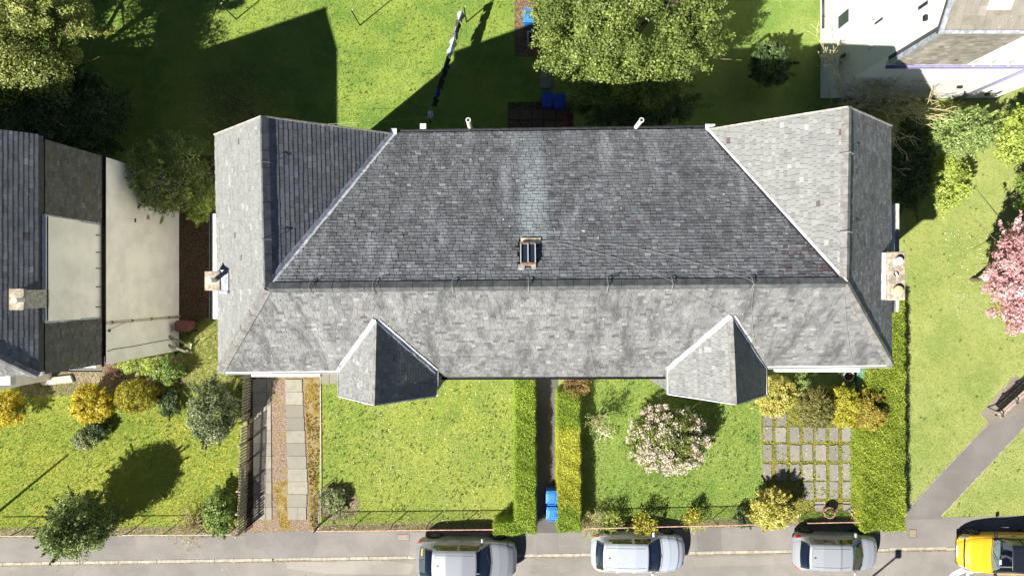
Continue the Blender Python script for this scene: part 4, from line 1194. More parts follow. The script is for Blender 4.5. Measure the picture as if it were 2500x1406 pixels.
wire_fence("wire_fence", "low wire fence with pink rail between the flowering shrub lawn and the white hatchback", 1420, 1273, 1842, 1263, [1425, 1500, 1580, 1660, 1740, 1835], M["pink_rail"])
wire_fence("wire_fence", "low pale rail fence in front of the paved patio", 1950, 1260, 2098, 1257, [1955, 2005, 2050, 2095], M["pink_rail"])
wire_fence("wire_fence", "low wire fence with pale rail along the lawn of the left garden", -30, 1291, 583, 1287, [60, 155, 330, 420, 500, 575], M["stone"], mesh=False)

def gate():
    g = thing("iron_gate", "black iron barred gate standing open beside the driveway", "gate", P(780, 1235, 0))
    a, b = P(781, 1197), P(782, 1274)
    h = 1.0
    for z in (0.12, 0.85, h):
        MB().bar(a + Vector((0, 0, z)), b + Vector((0, 0, z)), 0.02, 0.025).build("gate_rail", M["black_iron"], g)
    k = 15
    for i in range(k + 1):
        p = a + (b - a) * i / k
        MB().cyl(p + Vector((0, 0, 0.08)), p + Vector((0, 0, h)), 0.010 if 0 < i < k else 0.02, None, 6).build("gate_bar", M["black_iron"], g)
    MB().cyl(P(783, 1278), P(783, 1278) + Vector((0, 0, 1.15)), 0.04, 0.04, 10).build("gate_post", M["black_iron"], g)
    c = P(795, 1196)
    MB().cyl(c, c + Vector((0, 0, 0.75)), 0.02, 0.02, 8).build("gate_stop", M["black_iron"], g)
gate()

# ================================================================ BINS, POTS, POLES, BENCH
def bin_(name, label, px, py, rz, mat, mlid, group=None, h=1.02):
    c = P(px, py, h); c.z = 0
    b = thing(name, label, "bin", c, group)
    b.rotation_euler = (0, 0, rz)
    w, d = 0.52, 0.58
    t = MB()
    bw, bd = 0.40, 0.44
    vs = [(-bw / 2, -bd / 2, 0.06), (bw / 2, -bd / 2, 0.06), (bw / 2, bd / 2, 0.06), (-bw / 2, bd / 2, 0.06),
          (-w / 2 + .02, -d / 2 + .02, h - 0.08), (w / 2 - .02, -d / 2 + .02, h - 0.08), (w / 2 - .02, d / 2 - .02, h - 0.08), (-w / 2 + .02, d / 2 - .02, h - 0.08)]
    t.add(vs, [(3, 2, 1, 0), (4, 5, 6, 7), (0, 1, 5, 4), (1, 2, 6, 5), (2, 3, 7, 6), (3, 0, 4, 7)])
    t.build("body", mat, b, local=True, bevel=0.02)
    # lid: bowed, rounded front
    pts = [(-w / 2, d / 2), (-w / 2, -d / 2 + 0.12), (-w / 2 + 0.07, -d / 2), (w / 2 - 0.07, -d / 2), (w / 2, -d / 2 + 0.12), (w / 2, d / 2)]
    lid = MB().prism(pts, h - 0.09, h - 0.02).build("lid", mlid, b, local=True, bevel=0.02)
    MB().prism([(x * 0.72, y * 0.72 - 0.01) for x, y in pts], h - 0.02, h + 0.015).build("lid_dome", mlid, lid, local=True, bevel=0.015)
    MB().prism([(x * 0.5, y * 0.45 - 0.03) for x, y in pts], h + 0.015, h + 0.028).build("lid_panel", mlid, lid, local=True, bevel=0.008)
    MB().bar((-w / 2 + 0.06, d / 2 + 0.06, h - 0.06), (w / 2 - 0.06, d / 2 + 0.06, h - 0.06), 0.035, 0.035).build("handle", mat, b, local=True)
    for s in (-1, 1):
        MB().bar((s * 0.16, d / 2 - 0.02, h - 0.06), (s * 0.16, d / 2 + 0.06, h - 0.06), 0.03, 0.03).build("hinge", mat, b, local=True)
        MB().cyl((s * 0.20, bd / 2 + 0.02, 0.1), (s * 0.26, bd / 2 + 0.02, 0.1), 0.1, 0.1, 14).build("wheel", M["rubber"], b, local=True)
    return b
bin_("wheelie_bin", "blue wheelie bin with cloudy lid, upper of the two on the hedge path", 1347, 1214, math.pi, M["bin_blue"], M["bin_blue"], "blue bins on the hedge path")
bin_("wheelie_bin", "blue wheelie bin with plain lid, lower of the two on the hedge path", 1348, 1253, math.pi, M["bin_blue"], M["bin_blue"], "blue bins on the hedge path")
bin_("wheelie_bin", "bright blue wheelie bin in the sun at the top beside the big tree", 1291, 38, 0, M["bin_blue"], M["bin_blue"])
bin_("wheelie_bin", "blue wheelie bin in shadow left of its twin under the big tree", 1337, 243, 0.03, M["bin_navy"], M["bin_navy"], "shaded bins under the big tree")
bin_("wheelie_bin", "blue wheelie bin in shadow right of its twin, half under the leaves", 1366, 247, -0.04, M["bin_navy"], M["bin_navy"], "shaded bins under the big tree")
bin_("wheelie_bin", "brown wheelie bin against the cream wall of the left house", 441, 796, -math.pi / 2, M["bin_brown"], M["bin_brown"])

def planter(px, py, w, d, h, mat, label, rz=0.0):
    c = P(px, py)
    t = thing("planter", label, "planter", c)
    b = MB()
    for (x, y, sx, sy) in ((0, d / 2 - .03, w, .06), (0, -d / 2 + .03, w, .06), (w / 2 - .03, 0, .06, d - .12), (-w / 2 + .03, 0, .06, d - .12)):
        b.box((c.x + x, c.y + y, h / 2), (sx, sy, h))
    b.build("box", mat, t)
    MB().box((c.x, c.y, h * 0.35), (w - .12, d - .12, h * 0.68)).build("soil", M["soil"], t)
planter(1298, 98, 0.42, 0.58, 0.35, M["concrete"], "square concrete planter in the shadow left of the big tree")
st_ = P(1332, 190)
o = MB().box((st_.x, st_.y, 0.06), (0.5, 1.05, 0.12)).build("stone_slab", M["paver"]); tag(o, "grey stone slab lying beside the shaded blue bins", "slab")

def pot(px, py, r, h, mat, label, z=0.0, plant=None):
    c = P(px, py, h); c.z = 0
    t = thing("plant_pot", label, "plant pot", c)
    MB().lathe(c, [(r * 0.72, 0.0), (r * 0.95, h * 0.85), (r * 1.06, h * 0.86), (r * 1.06, h), (r * 0.88, h), (r * 0.85, h - 0.06)], 20).build("pot", mat, t, smooth=False)
    MB().cyl(c + Vector((0, 0, h - 0.09)), c + Vector((0, 0, h - 0.05)), r * 0.86, r * 0.86, 16).build("soil", M["soil"], t)
    return t, c
pot1 = pot(2026, 1252, 0.25, 0.42, M["terracotta"], "plant pot with green and red plants by the patio's street edge")
pot2 = pot(2092, 1250, 0.25, 0.42, M["concrete"], "plant pot with a yellow shrub in the patio's street corner")
pot3 = pot(2073, 918, 0.24, 0.45, M["stone"], "empty round pot of brown soil below the right front eaves")

def green_bench():
    c = P(2096, 912)
    t = thing("garden_bench", "dark green wooden bench beside the big hedge under the right eaves", "bench", c)
    for i in range(4):
        MB().box((c.x - 0.26 + i * 0.10, c.y, 0.46), (0.085, 1.25, 0.03)).build("seat_slat", M["green_paint"], t)
    for i in range(2):
        MB().box((c.x + 0.20, c.y, 0.62 + i * 0.18), (0.035, 1.25, 0.12)).build("back_slat", M["green_paint"], t)
    for s in (-1, 1):
        MB().box((c.x - 0.24, c.y + s * 0.58, 0.33), (0.06, 0.06, 0.66)).build("leg", M["green_paint"], t)
        MB().box((c.x + 0.20, c.y + s * 0.58, 0.45), (0.06, 0.06, 0.9)).build("leg", M["green_paint"], t)
        MB().box((c.x - 0.02, c.y + s * 0.58, 0.66), (0.5, 0.07, 0.03)).build("armrest", M["green_paint"], t)
green_bench()

def park_bench():
    o = P(2431, 1006, 0.45); ang = math.radians(42)
    t = thing("park_bench", "wooden park bench with black iron frame on a concrete pad beside the path", "bench", (o.x, o.y, 0))
    u = Vector((math.cos(ang), math.sin(ang), 0)); v = Vector((math.sin(ang), -math.cos(ang), 0))   # v: to the front
    L = 1.85
    b0 = Vector((o.x, o.y, 0))
    for i in range(3):
        p = b0 + v * (0.03 + i * 0.135)
        MB().bar(p + Vector((0, 0, 0.44 - 0.008 * (2 - i))), p + u * L + Vector((0, 0, 0.44 - 0.008 * (2 - i))), 0.12, 0.035).build("seat_slat", M["wood_pink"], t, bevel=0.006)
    for i in range(3):
        p = b0 - v * (0.06 + 0.05 * i) + Vector((0, 0, 0.56 + 0.14 * i))
        MB().bar(p, p + u * L, 0.03, 0.10, up=(0, 0, 1)).build("back_slat", M["black_iron"], t)
    for k in (0.06, 0.98, 1.80):
        p = b0 + u * k
        fr = MB()
        fr.tube([p + v * 0.36 + Vector((0, 0, 0)), p + v * 0.30 + Vector((0, 0, 0.25)), p + v * 0.34 + Vector((0, 0, 0.42))], 0.024, 6)
        fr.tube([p - v * 0.20, p - v * 0.06 + Vector((0, 0, 0.3)), p - v * 0.05 + Vector((0, 0, 0.45)), p - v * 0.17 + Vector((0, 0, 0.9)), p - v * 0.22 + Vector((0, 0, 0.98))], 0.026, 6)
        fr.tube([p - v * 0.05 + Vector((0, 0, 0.40)), p + v * 0.34 + Vector((0, 0, 0.41))], 0.022, 6)
        fr.tube([p - v * 0.10 + Vector((0, 0, 0.66)), p + v * 0.2 + Vector((0, 0, 0.68)), p + v * 0.30 + Vector((0, 0, 0.62)), p + v * 0.30 + Vector((0, 0, 0.42))], 0.022, 6)
        fr.build("iron_frame", M["black_iron"], t, smooth=True)
park_bench()

def clothes_pole(px, py, label):
    c = P(px, py)
    t = thing("clothes_pole", label, "pole", c, "clothes poles on the rear lawn")
    MB().cyl(c, c + Vector((0, 0, 1.78)), 0.032, 0.026, 10).build("post", M["black_iron"], t, smooth=True)
    MB().cyl(c + Vector((-0.03, 0, 1.74)), c + Vector((0.1, 0.02, 1.80)), 0.016, 0.016, 8).build("hook", M["stone"], t)
    return c + Vector((0, 0, 1.76))
pA = clothes_pole(577, 48, "clothes pole farthest left on the rear lawn, above the house shadow")
pB = clothes_pole(879, 63, "clothes pole in the middle of the sunlit rear lawn")
pC = clothes_pole(1139, 55, "clothes pole at the top end of the washing line")
pD = clothes_pole(1052, 300, "clothes pole close to the rear eaves at the lower end of the washing line")

def line_and_clothes():
    a = P(1129, 17, 1.76); b = P(1046, 288, 1.78)
    l = thing("washing_line", "washing line strung across the rear lawn", "line", (a + b) / 2)
    pts = [a + (b - a) * t + Vector((0, 0, -0.12 * math.sin(math.pi * t))) for t in np.linspace(0, 1, 14)]
    MB().tube(pts, 0.008, 4).build("rope", M["stone"], l)
    MB().tube([P(1046, 288, 1.78), P(940, 297, 1.7), P(790, 304, 1.7)], 0.006, 4).build("rope", M["stone"], l)
    MB().tube([P(1046, 288, 1.78), P(1048, 262, 1.7)], 0.006, 4).build("rope", M["stone"], l)
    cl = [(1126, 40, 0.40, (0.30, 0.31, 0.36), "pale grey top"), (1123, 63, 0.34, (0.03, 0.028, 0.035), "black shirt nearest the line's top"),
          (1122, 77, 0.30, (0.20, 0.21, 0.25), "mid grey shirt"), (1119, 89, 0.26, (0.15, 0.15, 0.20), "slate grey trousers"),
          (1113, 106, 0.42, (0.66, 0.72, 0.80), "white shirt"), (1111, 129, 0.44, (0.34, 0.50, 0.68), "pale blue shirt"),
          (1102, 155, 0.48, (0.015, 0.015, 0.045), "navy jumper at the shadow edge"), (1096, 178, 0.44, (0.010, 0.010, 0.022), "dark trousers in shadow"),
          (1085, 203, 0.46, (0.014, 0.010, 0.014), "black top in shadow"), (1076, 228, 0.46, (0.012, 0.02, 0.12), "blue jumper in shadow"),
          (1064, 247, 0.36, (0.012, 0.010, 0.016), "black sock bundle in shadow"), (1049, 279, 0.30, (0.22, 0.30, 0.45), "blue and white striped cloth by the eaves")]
    d = (b - a).normalized(); s = Vector((-d.y, d.x, 0))
    for i, (px, py, wd, col, lab) in enumerate(cl):
        t = max(0.02, min(0.98, ((P(px, py, 1.7) - a).dot(d)) / (b - a).length))
        c = a + (b - a) * t + Vector((0, 0, -0.12 * math.sin(math.pi * t)))
        r = random.Random(40 + i)
        vs, fs = [], []
        nu, nv = 9, 8
        ph = r.random() * 6; amp = r.uniform(0.05, 0.11); drop = r.uniform(0.5, 0.75)
        for side in (1, -1):
            for j in range(nv):
                for k in range(nu):
                    u = (k / (nu - 1) - 0.5) * wd; q = j / (nv - 1)
                    bulge = (0.02 + amp * math.sin(q * 2.6) * (1 + 0.5 * math.sin(u * 14 + ph + q * 2))) * side
                    vs.append(c + d * u * (1 - 0.12 * q) + s * (bulge + 0.03 * math.sin(q * 5 + ph)) + Vector((0, 0, -drop * q + 0.015)))
        for sd in (0, 1):
            o0 = sd * nu * nv
            for j in range(nv - 1):
                for k in range(nu - 1):
                    q = (o0 + j * nu + k, o0 + j * nu + k + 1, o0 + (j + 1) * nu + k + 1, o0 + (j + 1) * nu + k)
                    fs.append(q if sd else q[::-1])
        for k in range(nu - 1):
            fs.append((k, k + 1, nu * nv + k + 1, nu * nv + k))
        if i == 11:
            tt = NT("striped_cloth"); wv = tt.n("ShaderNodeTexWave"); wv.inputs["Scale"].default_value = 5.0; tt.set(wv.inputs["Vector"], tt.pos())
            mt = tt.fin(tt.mix(tt.rng(wv.outputs[1], 0.45, 0.55), (0.05, 0.09, 0.25), (0.6, 0.66, 0.75)), 0.9)
        else:
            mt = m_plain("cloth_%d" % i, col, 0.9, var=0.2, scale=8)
        o = mesh_obj("garment", vs, fs, mt, None, True)
        tag(o, lab + " hanging on the washing line", "clothing", "washing on the line")
line_and_clothes()

def trestle():
    c = P(440, 838)
    t = thing("timber_gate_frame", "broken wooden gate frame leaning by the brown bin", "gate", c)
    for (a, b) in (((413, 820, 1.0), (458, 842, 0.15)), ((411, 842, 1.0), (462, 862, 0.12))):
        MB().bar(P(*a), P(*b), 0.09, 0.06).build("timber", M["wood_grey"], t)
    for (a, b) in (((463, 858, 0.05), (468, 838, 0.3)), ((430, 834, 0.5), (434, 850, 0.5)), ((428, 848, 0.1), (470, 860, 0.1))):
        MB().bar(P(*a), P(*b), 0.06, 0.05).build("brace", M["wood_grey"], t)
trestle()

# covers in the pavement
def cover(px, py, w, d, mat, label):
    c = P(px, py)
    t = thing("manhole_cover", label, "manhole cover", c)
    MB().box((c.x, c.y, 0.012), (w, d, 0.014)).build("frame", M["cast"], t)
    MB().box((c.x, c.y, 0.016), (w - 0.06, d - 0.06, 0.014)).build("plate", mat, t)
    for i in range(5):
        MB().box((c.x, c.y - d / 2 + 0.09 + i * (d - 0.18) / 4, 0.025), (w - 0.12, 0.025, 0.006)).build("rib", mat, t)
cover(985, 1311, 0.60, 0.30, M["cover"], "rectangular pinkish cover in the pavement left of the grey car")
cover(2228, 1301, 0.36, 0.40, m_plain("cover_tan", (0.24, 0.19, 0.13), 0.8, 0, 0.2, 30), "square rusty cover in the pavement right of the big hedge")

def lamp(px, py, h, label, head):
    c = P(px, py); c.z = 0
    t = thing("street_lamp", label, "street lamp", c)
    MB().cyl(c, c + Vector((0, 0, h)), 0.07, 0.045, 12).build("post", M["concrete"], t, smooth=True)
    if head:
        MB().box(c + Vector((0.05, 0.12, h)), (0.26, 0.42, 0.1)).build("lamp_head", M["concrete"], t, bevel=0.03)
lamp(2199 - 42.3 * 6, 1362 + 33.6 * 6, 6.0, "street lamp below the frame whose shadow falls by the silver hatchback", True)
lamp(175 - 42.3 * 5, 1108 + 33.6 * 5, 5.0, "lamp post left of the frame whose shadow crosses the left lawn", False)

# ================================================================ CARS
def m_paint(name, col, metal=0.3, rough=0.35):
    t = NT(name)
    m = t.fin(col, rough, metal, 0.5)
    t.b.inputs["Coat Weight"].default_value = 0.9; t.b.inputs["Coat Roughness"].default_value = 0.04
    return m
M["c_trim"] = m_plain("car_trim_black", (0.012, 0.012, 0.013), 0.45)
M["c_chrome"] = m_plain("chrome", (0.7, 0.7, 0.7), 0.15, 1.0, 0.02)
M["c_rim"] = m_plain("alloy", (0.42, 0.42, 0.43), 0.35, 0.8, 0.05)
M["c_red"] = m_plain("tail_lamp", (0.45, 0.012, 0.012), 0.2, 0, 0.05)
M["c_lamp"] = m_plain("head_lamp", (0.30, 0.32, 0.34), 0.12, 0.3, 0.05)
M["c_seat"] = m_plain("car_seat", (0.07, 0.07, 0.075), 0.9)
M["c_dash"] = m_plain("dash", (0.22, 0.24, 0.24), 0.8)  # dash lightened so it reads like pale reflections in the windscreen
M["c_plate"] = m_plain("plate_white", (0.8, 0.8, 0.78), 0.5, 0, 0.03)
M["c_yellow"] = m_plain("sticker_yellow", (0.75, 0.50, 0.05), 0.6, 0, 0.03)
M["c_paper"] = m_plain("paper", (0.7, 0.68, 0.62), 0.8, 0, 0.05)

def car(label, L, W, st, X, Y, rz, paint, roofmat=None, ws=(0.56, 0.71), rw=(0.065, 0.165), side=(0.16, 0.66), bp=0.42, z0=0.0, wheel=(0.185, 0.81), wr=0.32, trim=None, mirror_x=0.66, sill=0.24):
    t = thing("parked_car", label, "car", (X, Y, z0), "cars parked along the kerb")
    t.rotation_euler = (0, 0, rz)
    S = np.array(st, dtype=float)          # x, w, zs, zb, zt, wr
    xs = np.unique(np.concatenate([np.linspace(0, 1, 67), S[:, 0]]))
    par = [np.interp(xs, S[:, 0], S[:, k]) for k in range(1, 6)]
    def smooth(a, n=2):
        for _ in range(n):
            b = a.copy(); b[1:-1] = 0.25 * a[:-2] + 0.5 * a[1:-1] + 0.25 * a[2:]; a = b
        return a
    par = [smooth(p) for p in par]
    w, zs, zb, zt, wrr = par
    h = W / 2
    def half(i):
        ww = w[i] * h
        q = [(ww * 0.93, zs[i]), (ww * 0.995, zs[i] + 0.16), (ww, (zs[i] + zb[i]) / 2 + 0.06), (ww * 0.975, zb[i] - 0.03), (ww * 0.91, zb[i] + 0.02),
             (wrr[i] * h, zt[i] - 0.075), (wrr[i] * h * 0.86, zt[i] - 0.022), (wrr[i] * h * 0.45, zt[i] - 0.004), (0.0, zt[i])]
        return q
    sub = 3
    K = 8 * sub + 1
    grid = np.zeros((len(xs), K, 2))
    for i in range(len(xs)):
        q = np.array(half(i))
        tt = np.linspace(0, 8, K)
        y = np.interp(tt, range(9), q[:, 0]); z = np.interp(tt, range(9), q[:, 1])
        for arr in (y, z):
            b = arr.copy(); b[1:-1] = 0.22 * arr[:-2] + 0.56 * arr[1:-1] + 0.22 * arr[2:]; arr[:] = b
        y[-1] = 0
        grid[i, :, 0] = y; grid[i, :, 1] = z
    bowx = np.interp(xs, [0, 0.05, 0.2, 0.45, 0.58, 0.72, 0.9, 1.0], [-0.10, -0.12, -0.07, 0.0, 0.06, 0.13, 0.16, 0.14])
    def XB(a, b):
        return (xs[a] - 0.5) * (L - 0.24) + bowx[a] * (1 - (grid[a, b, 0] / h) ** 2)
    def region(xm, v):
        if v > 5.05 and ws[0] < xm < ws[1]: return "windscreen"
        if v > 5.0 and rw[0] < xm < rw[1]: return "rear_window"
        if 4.2 < v < 4.98 and side[0] + 0.09 * (v - 4.2) < xm < side[1] - 0.11 * (v - 4.2) and abs(xm - bp) > 0.012:
            return "side_window_rear" if xm < bp else "side_window_front"
        if xm > 0.925 and 2.6 < v < 4.4 and xm < 0.985: return "headlight"
        if 0.006 < xm < 0.055 and 2.35 < v < 3.9: return "tail_light"
        if v < 0.75 or (v < 1.4 and (xm < 0.03 or xm > 0.965)): return "sill_trim"
        if roofmat is not None and v > 4.98 and rw[1] <= xm <= ws[0]: return "roof"
        if roofmat is not None and 4.1 < v < 5.1 and rw[0] < xm < ws[1]: return "pillar"
        return "body"
    parts = {}
    for sgn in (1, -1):
        for i in range(len(xs) - 1):
            for k in range(K - 1):
                v = (k + 0.5) / sub
                xm = (xs[i] + xs[i + 1]) / 2
                rname = region(xm, v)
                key = rname if rname in ("body", "windscreen", "rear_window", "roof", "pillar", "sill_trim") else (rname, sgn)
                V, Fc, idx = parts.setdefault(key, ([], [], {}))
                ids = []
                for (a, b) in ((i, k), (i + 1, k), (i + 1, k + 1), (i, k + 1)):
                    kk = (a, b, sgn if b < K - 1 else 0)
                    if kk not in idx:
                        idx[kk] = len(V)
                        V.append((XB(a, b), sgn * grid[a, b, 0], grid[a, b, 1]))
                    ids.append(idx[kk])
                Fc.append(tuple(ids) if sgn < 0 else tuple(ids[::-1]))
    mats = {"body": paint, "windscreen": M["windscreen_glass"], "rear_window": M["car_glass"], "side_window_front": M["car_glass"], "side_window_rear": M["car_glass"],
            "headlight": M["c_lamp"], "tail_light": M["c_red"], "sill_trim": trim or M["c_trim"], "roof": roofmat or paint, "pillar": M["c_trim"]}
    body = None
    for key in sorted(parts, key=lambda k: str(k) != "body"):
        V, Fc, _ = parts[key]
        nm = key if isinstance(key, str) else key[0]
        if nm == "body":
            # close both ends
            for i in (0, len(xs) - 1):
                ring = [(XB(i, k), grid[i, k, 0], grid[i, k, 1]) for k in range(K)] + [(XB(i, k), -grid[i, k, 0], grid[i, k, 1]) for k in range(K - 2, -1, -1)]
                o0 = len(V); V += ring
                Fc.append(tuple(range(o0, o0 + len(ring))))
        nm = {"side_window_front": "side_window", "side_window_rear": "side_window"}.get(nm, nm)
        o = mesh_obj(nm, V, Fc, mats[key if isinstance(key, str) else key[0]], t, True, None, True)
        if nm == "body": body = o
    # sampler on the surface
    def surf(xm, v, sgn=1):
        i = int(np.argmin(abs(xs - xm)))
        k = min(K - 1, int(round(v * sub)))
        return Vector((XB(i, k), sgn * grid[i, k, 0], grid[i, k, 1]))
    def line(pts, r, mat, name, parent):
        MB().tube(pts, r, 5).build(name, mat, parent, local=True)
    # shut lines
    for sgn in (1, -1):
        line([surf(x, 5.0, sgn) + Vector((0, 0, 0.002)) for x in np.linspace(ws[1] + 0.01, 0.93, 10)], 0.006, M["c_trim"], "bonnet_gap", body)
        for xx in (side[1] + 0.005, bp - 0.02):
            line([surf(xx, v, sgn) for v in (0.8, 1.5, 2.2, 3, 3.6)], 0.005, M["c_trim"], "door_gap", body)
        line([surf(x, 6.4, sgn) + Vector((0, 0, 0.004)) for x in np.linspace(rw[1] + 0.03, ws[0] - 0.03, 10)], 0.007, M["c_trim"], "roof_gap", body)
        for xx in (bp + 0.03, bp - 0.14):
            p = surf(xx, 3.0, sgn)
            MB().box(p + Vector((0, sgn * 0.01, 0)), (0.17, 0.03, 0.03)).build("door_handle", paint, body, local=True, bevel=0.008)
        p = surf(mirror_x, 4.0, sgn)
        mm = MB().box(p + Vector((0.0, sgn * 0.13, 0.05)), (0.12, 0.22, 0.13)).build("wing_mirror", trim_mirror if (trim_mirror := (M["c_trim"] if roofmat else paint)) else paint, t, local=True, bevel=0.04)
    line([surf(rw[1] + 0.03, v, s) + Vector((0, 0, 0.004)) for s, vs in ((1, (5.6, 6.5, 7.5, 8)), (-1, (7.5, 6.5, 5.6))) for v in vs], 0.005, M["c_trim"], "tailgate_gap", body)
    line([surf(ws[1] + 0.008, v, s) + Vector((0, 0, 0.006)) for s, vs in ((1, (4.6, 5.3, 6.2, 7.2, 8)), (-1, (7.2, 6.2, 5.3, 4.6))) for v in vs], 0.018, M["c_trim"], "scuttle", body)
    for s0, s1 in (((6.6), (5.6)), ((7.8), (6.8))):
        MB().bar(surf(ws[1] - 0.004, s0, -1) + Vector((0, 0, 0.03)), surf(ws[1] - 0.035, s1, 1 if s0 > 7 else -1) + Vector((0, 0, 0.03)), 0.018, 0.012).build("wiper", M["c_trim"], t, local=True)
    p = surf(rw[1] + 0.065, 8)
    MB().add([p + Vector((-0.06, 0.02, 0)), p + Vector((-0.06, -0.02, 0)), p + Vector((0.09, 0, 0)), p + Vector((-0.05, 0, 0.07))], [(0, 1, 3), (1, 2, 3), (2, 0, 3)]).build("antenna", M["c_trim"], t, local=True)
    # wheels
    for wx in wheel:
        for sgn in (1, -1):
            x_ = (wx - 0.5) * L
            i = int(np.argmin(abs(xs - wx))); yb = w[i] * h
            MB().cyl((x_, sgn * (yb - 0.10), wr + 0.02), (x_, sgn * (yb + 0.004), wr + 0.02), wr + 0.065, None, 28).build("wheel_arch", M["c_trim"], t, local=True)
            wh = MB().cyl((x_, sgn * (yb - 0.15), wr), (x_, sgn * (yb + 0.018), wr), wr, None, 28).build("wheel", M["rubber"], t, local=True)
            MB().cyl((x_, sgn * (yb - 0.1), wr), (x_, sgn * (yb + 0.021), wr), wr * 0.68, None, 24).build("rim_well", M["c_trim"], wh, local=True)
            rim = MB()
            for q in range(5):
                a0 = q * 2 * math.pi / 5 + 0.3
                rim.bar((x_, sgn * (yb + 0.025), wr), (x_ + math.cos(a0) * wr * 0.66, sgn * (yb + 0.025), wr + math.sin(a0) * wr * 0.66), 0.012, 0.055, up=(0, 1, 0)) if False else rim.box((x_ + math.cos(a0) * wr * 0.33, sgn * (yb + 0.026), wr + math.sin(a0) * wr * 0.33), (wr * 0.66, 0.012, 0.06), m=Matrix.Rotation(-a0, 3, 'Y'))
            for q in range(24):
                a0 = q * 2 * math.pi / 24
                rim.box((x_ + math.cos(a0) * wr * 0.67, sgn * (yb + 0.024), wr + math.sin(a0) * wr * 0.67), (0.025, 0.014, wr * 0.19), m=Matrix.Rotation(-a0, 3, 'Y'))
            rim.build("rim", M["c_rim"], wh, local=True)
    # interior
    zf = float(np.interp(0.5, S[:, 0], S[:, 3]))
    MB().box((0.0, 0, sill + 0.1), (L * 0.82, W * 0.82, 0.12)).build("floor_pan", M["c_trim"], t, local=True)
    MB().box(((ws[1] - 0.045 - 0.5) * L, 0, zf - 0.08), (0.42, W * 0.78, 0.14)).build("dashboard", M["c_dash"], t, local=True, bevel=0.04)
    for sgn in (1, -1):
        sx = (0.47 - 0.5) * L
        s_ = MB().box((sx + 0.15, sgn * 0.36, 0.52), (0.5, 0.48, 0.16)).build("seat", M["c_seat"], t, local=True, bevel=0.04)
        MB().box((sx - 0.14, sgn * 0.36, 0.86), (0.16, 0.46, 0.62), m=Matrix.Rotation(-0.25, 3, 'Y')).build("seat_back", M["c_seat"], s_, local=True, bevel=0.04)
        MB().box((sx - 0.24, sgn * 0.36, 1.22), (0.1, 0.26, 0.16)).build("head_rest", M["c_seat"], s_, local=True, bevel=0.03)
    MB().box(((0.25 - 0.5) * L, 0, 0.8), (0.2, W * 0.72, 0.5)).build("rear_seat", M["c_seat"], t, local=True, bevel=0.04)
    sw = MB(); cc = Vector(((ws[1] - 0.10 - 0.5) * L, -0.36, zf + 0.02))
    ring = [cc + Vector((0.08 * math.sin(a), 0.18 * math.cos(a), 0.16 * math.sin(a))) for a in np.linspace(0, 2 * math.pi, 17)]
    sw.tube(ring, 0.014, 6).build("steering_wheel", M["c_trim"], t, local=True)
    return t, surf

def stations(hi, hd, cw, r0, r1, zr, zb):
    """hi: bumper lift; hd/cw: screen header and base; r0/r1: rear window base and top; zr: roof height; zb: belt height"""
    return [(0.0, 0.72, 0.40 + hi, 0.60 + hi, 0.66 + hi, 0.50), (0.012, 0.84, 0.32 + hi, 0.74 + hi, 0.82 + hi, 0.60), (r0 * 0.7, 0.93, 0.27 + hi, zb - 0.04, zb + 0.03, 0.70), (r0, 0.95, 0.25 + hi, zb, zb + 0.11, 0.74),
            (r1, 0.985, 0.24 + hi, zb + 0.03, zr - 0.07, 0.66), (r1 + 0.13, 1.0, 0.24 + hi, zb + 0.02, zr, 0.69), (hd - 0.13, 1.0, 0.24 + hi, zb, zr + 0.01, 0.70), (hd, 1.0, 0.24 + hi, zb - 0.01, zr - 0.05, 0.67),
            (cw, 0.985, 0.24 + hi, zb - 0.03, zb + 0.08, 0.88), (cw + 0.35 * (1 - cw), 0.965, 0.25 + hi, zb - 0.08, zb + 0.03, 0.84), (cw + 0.68 * (1 - cw), 0.91, 0.27 + hi, zb - 0.17, zb - 0.06, 0.76), (0.965, 0.83, 0.30 + hi, zb - 0.28, zb - 0.19, 0.64), (0.99, 0.73, 0.34 + hi, 0.52 + hi, 0.60 + hi, 0.54), (1.0, 0.64, 0.38 + hi, 0.48 + hi, 0.52 + hi, 0.46)]
silver = m_paint("paint_silver_grey", (0.21, 0.225, 0.25), 0.25, 0.36)
white = m_paint("paint_pale_silver", (0.36, 0.40, 0.46), 0.15, 0.34)
silver2 = m_paint("paint_silver", (0.28, 0.30, 0.33), 0.2, 0.34)
yellow = m_paint("paint_yellow", (0.62, 0.36, 0.012), 0.1, 0.35)
c1_, s1_ = car("grey coupe-roofed car with a yellow sticker in its rear window", 4.66, 1.90, stations(0.05, 0.605, 0.735, 0.05, 0.18, 1.60, 1.00), -2.12, -12.44, -0.016, silver, ws=(0.607, 0.735), rw=(0.052, 0.178), bp=0.43, wr=0.345, z0=-0.04, side=(0.15, 0.70), mirror_x=0.67)
MB().bar(s1_(0.075, 5.6, 1) + Vector((0, 0, 0.015)), s1_(0.075, 6.9, 1) + Vector((0, 0, 0.015)), 0.06, 0.008).build("sticker", M["c_yellow"], c1_, local=True)
c2_, s2_ = car("pale silver hatchback with dark rear window between the grey car and the small silver hatchback", 4.36, 1.78, stations(0.0, 0.575, 0.715, 0.045, 0.115, 1.47, 0.93), 5.79, -12.14, -0.016, white, z0=-0.04, ws=(0.577, 0.715), rw=(0.047, 0.113), side=(0.14, 0.68), bp=0.42, mirror_x=0.65)
c3_, s3_ = car("small silver hatchback with red tail lamps parked by the big hedge", 3.95, 1.68, stations(0.0, 0.60, 0.755, 0.05, 0.125, 1.50, 0.94), 14.88, -12.12, -0.016, silver2, z0=-0.04, ws=(0.602, 0.755), rw=(0.052, 0.123), bp=0.44, side=(0.15, 0.71), mirror_x=0.69, wr=0.30)
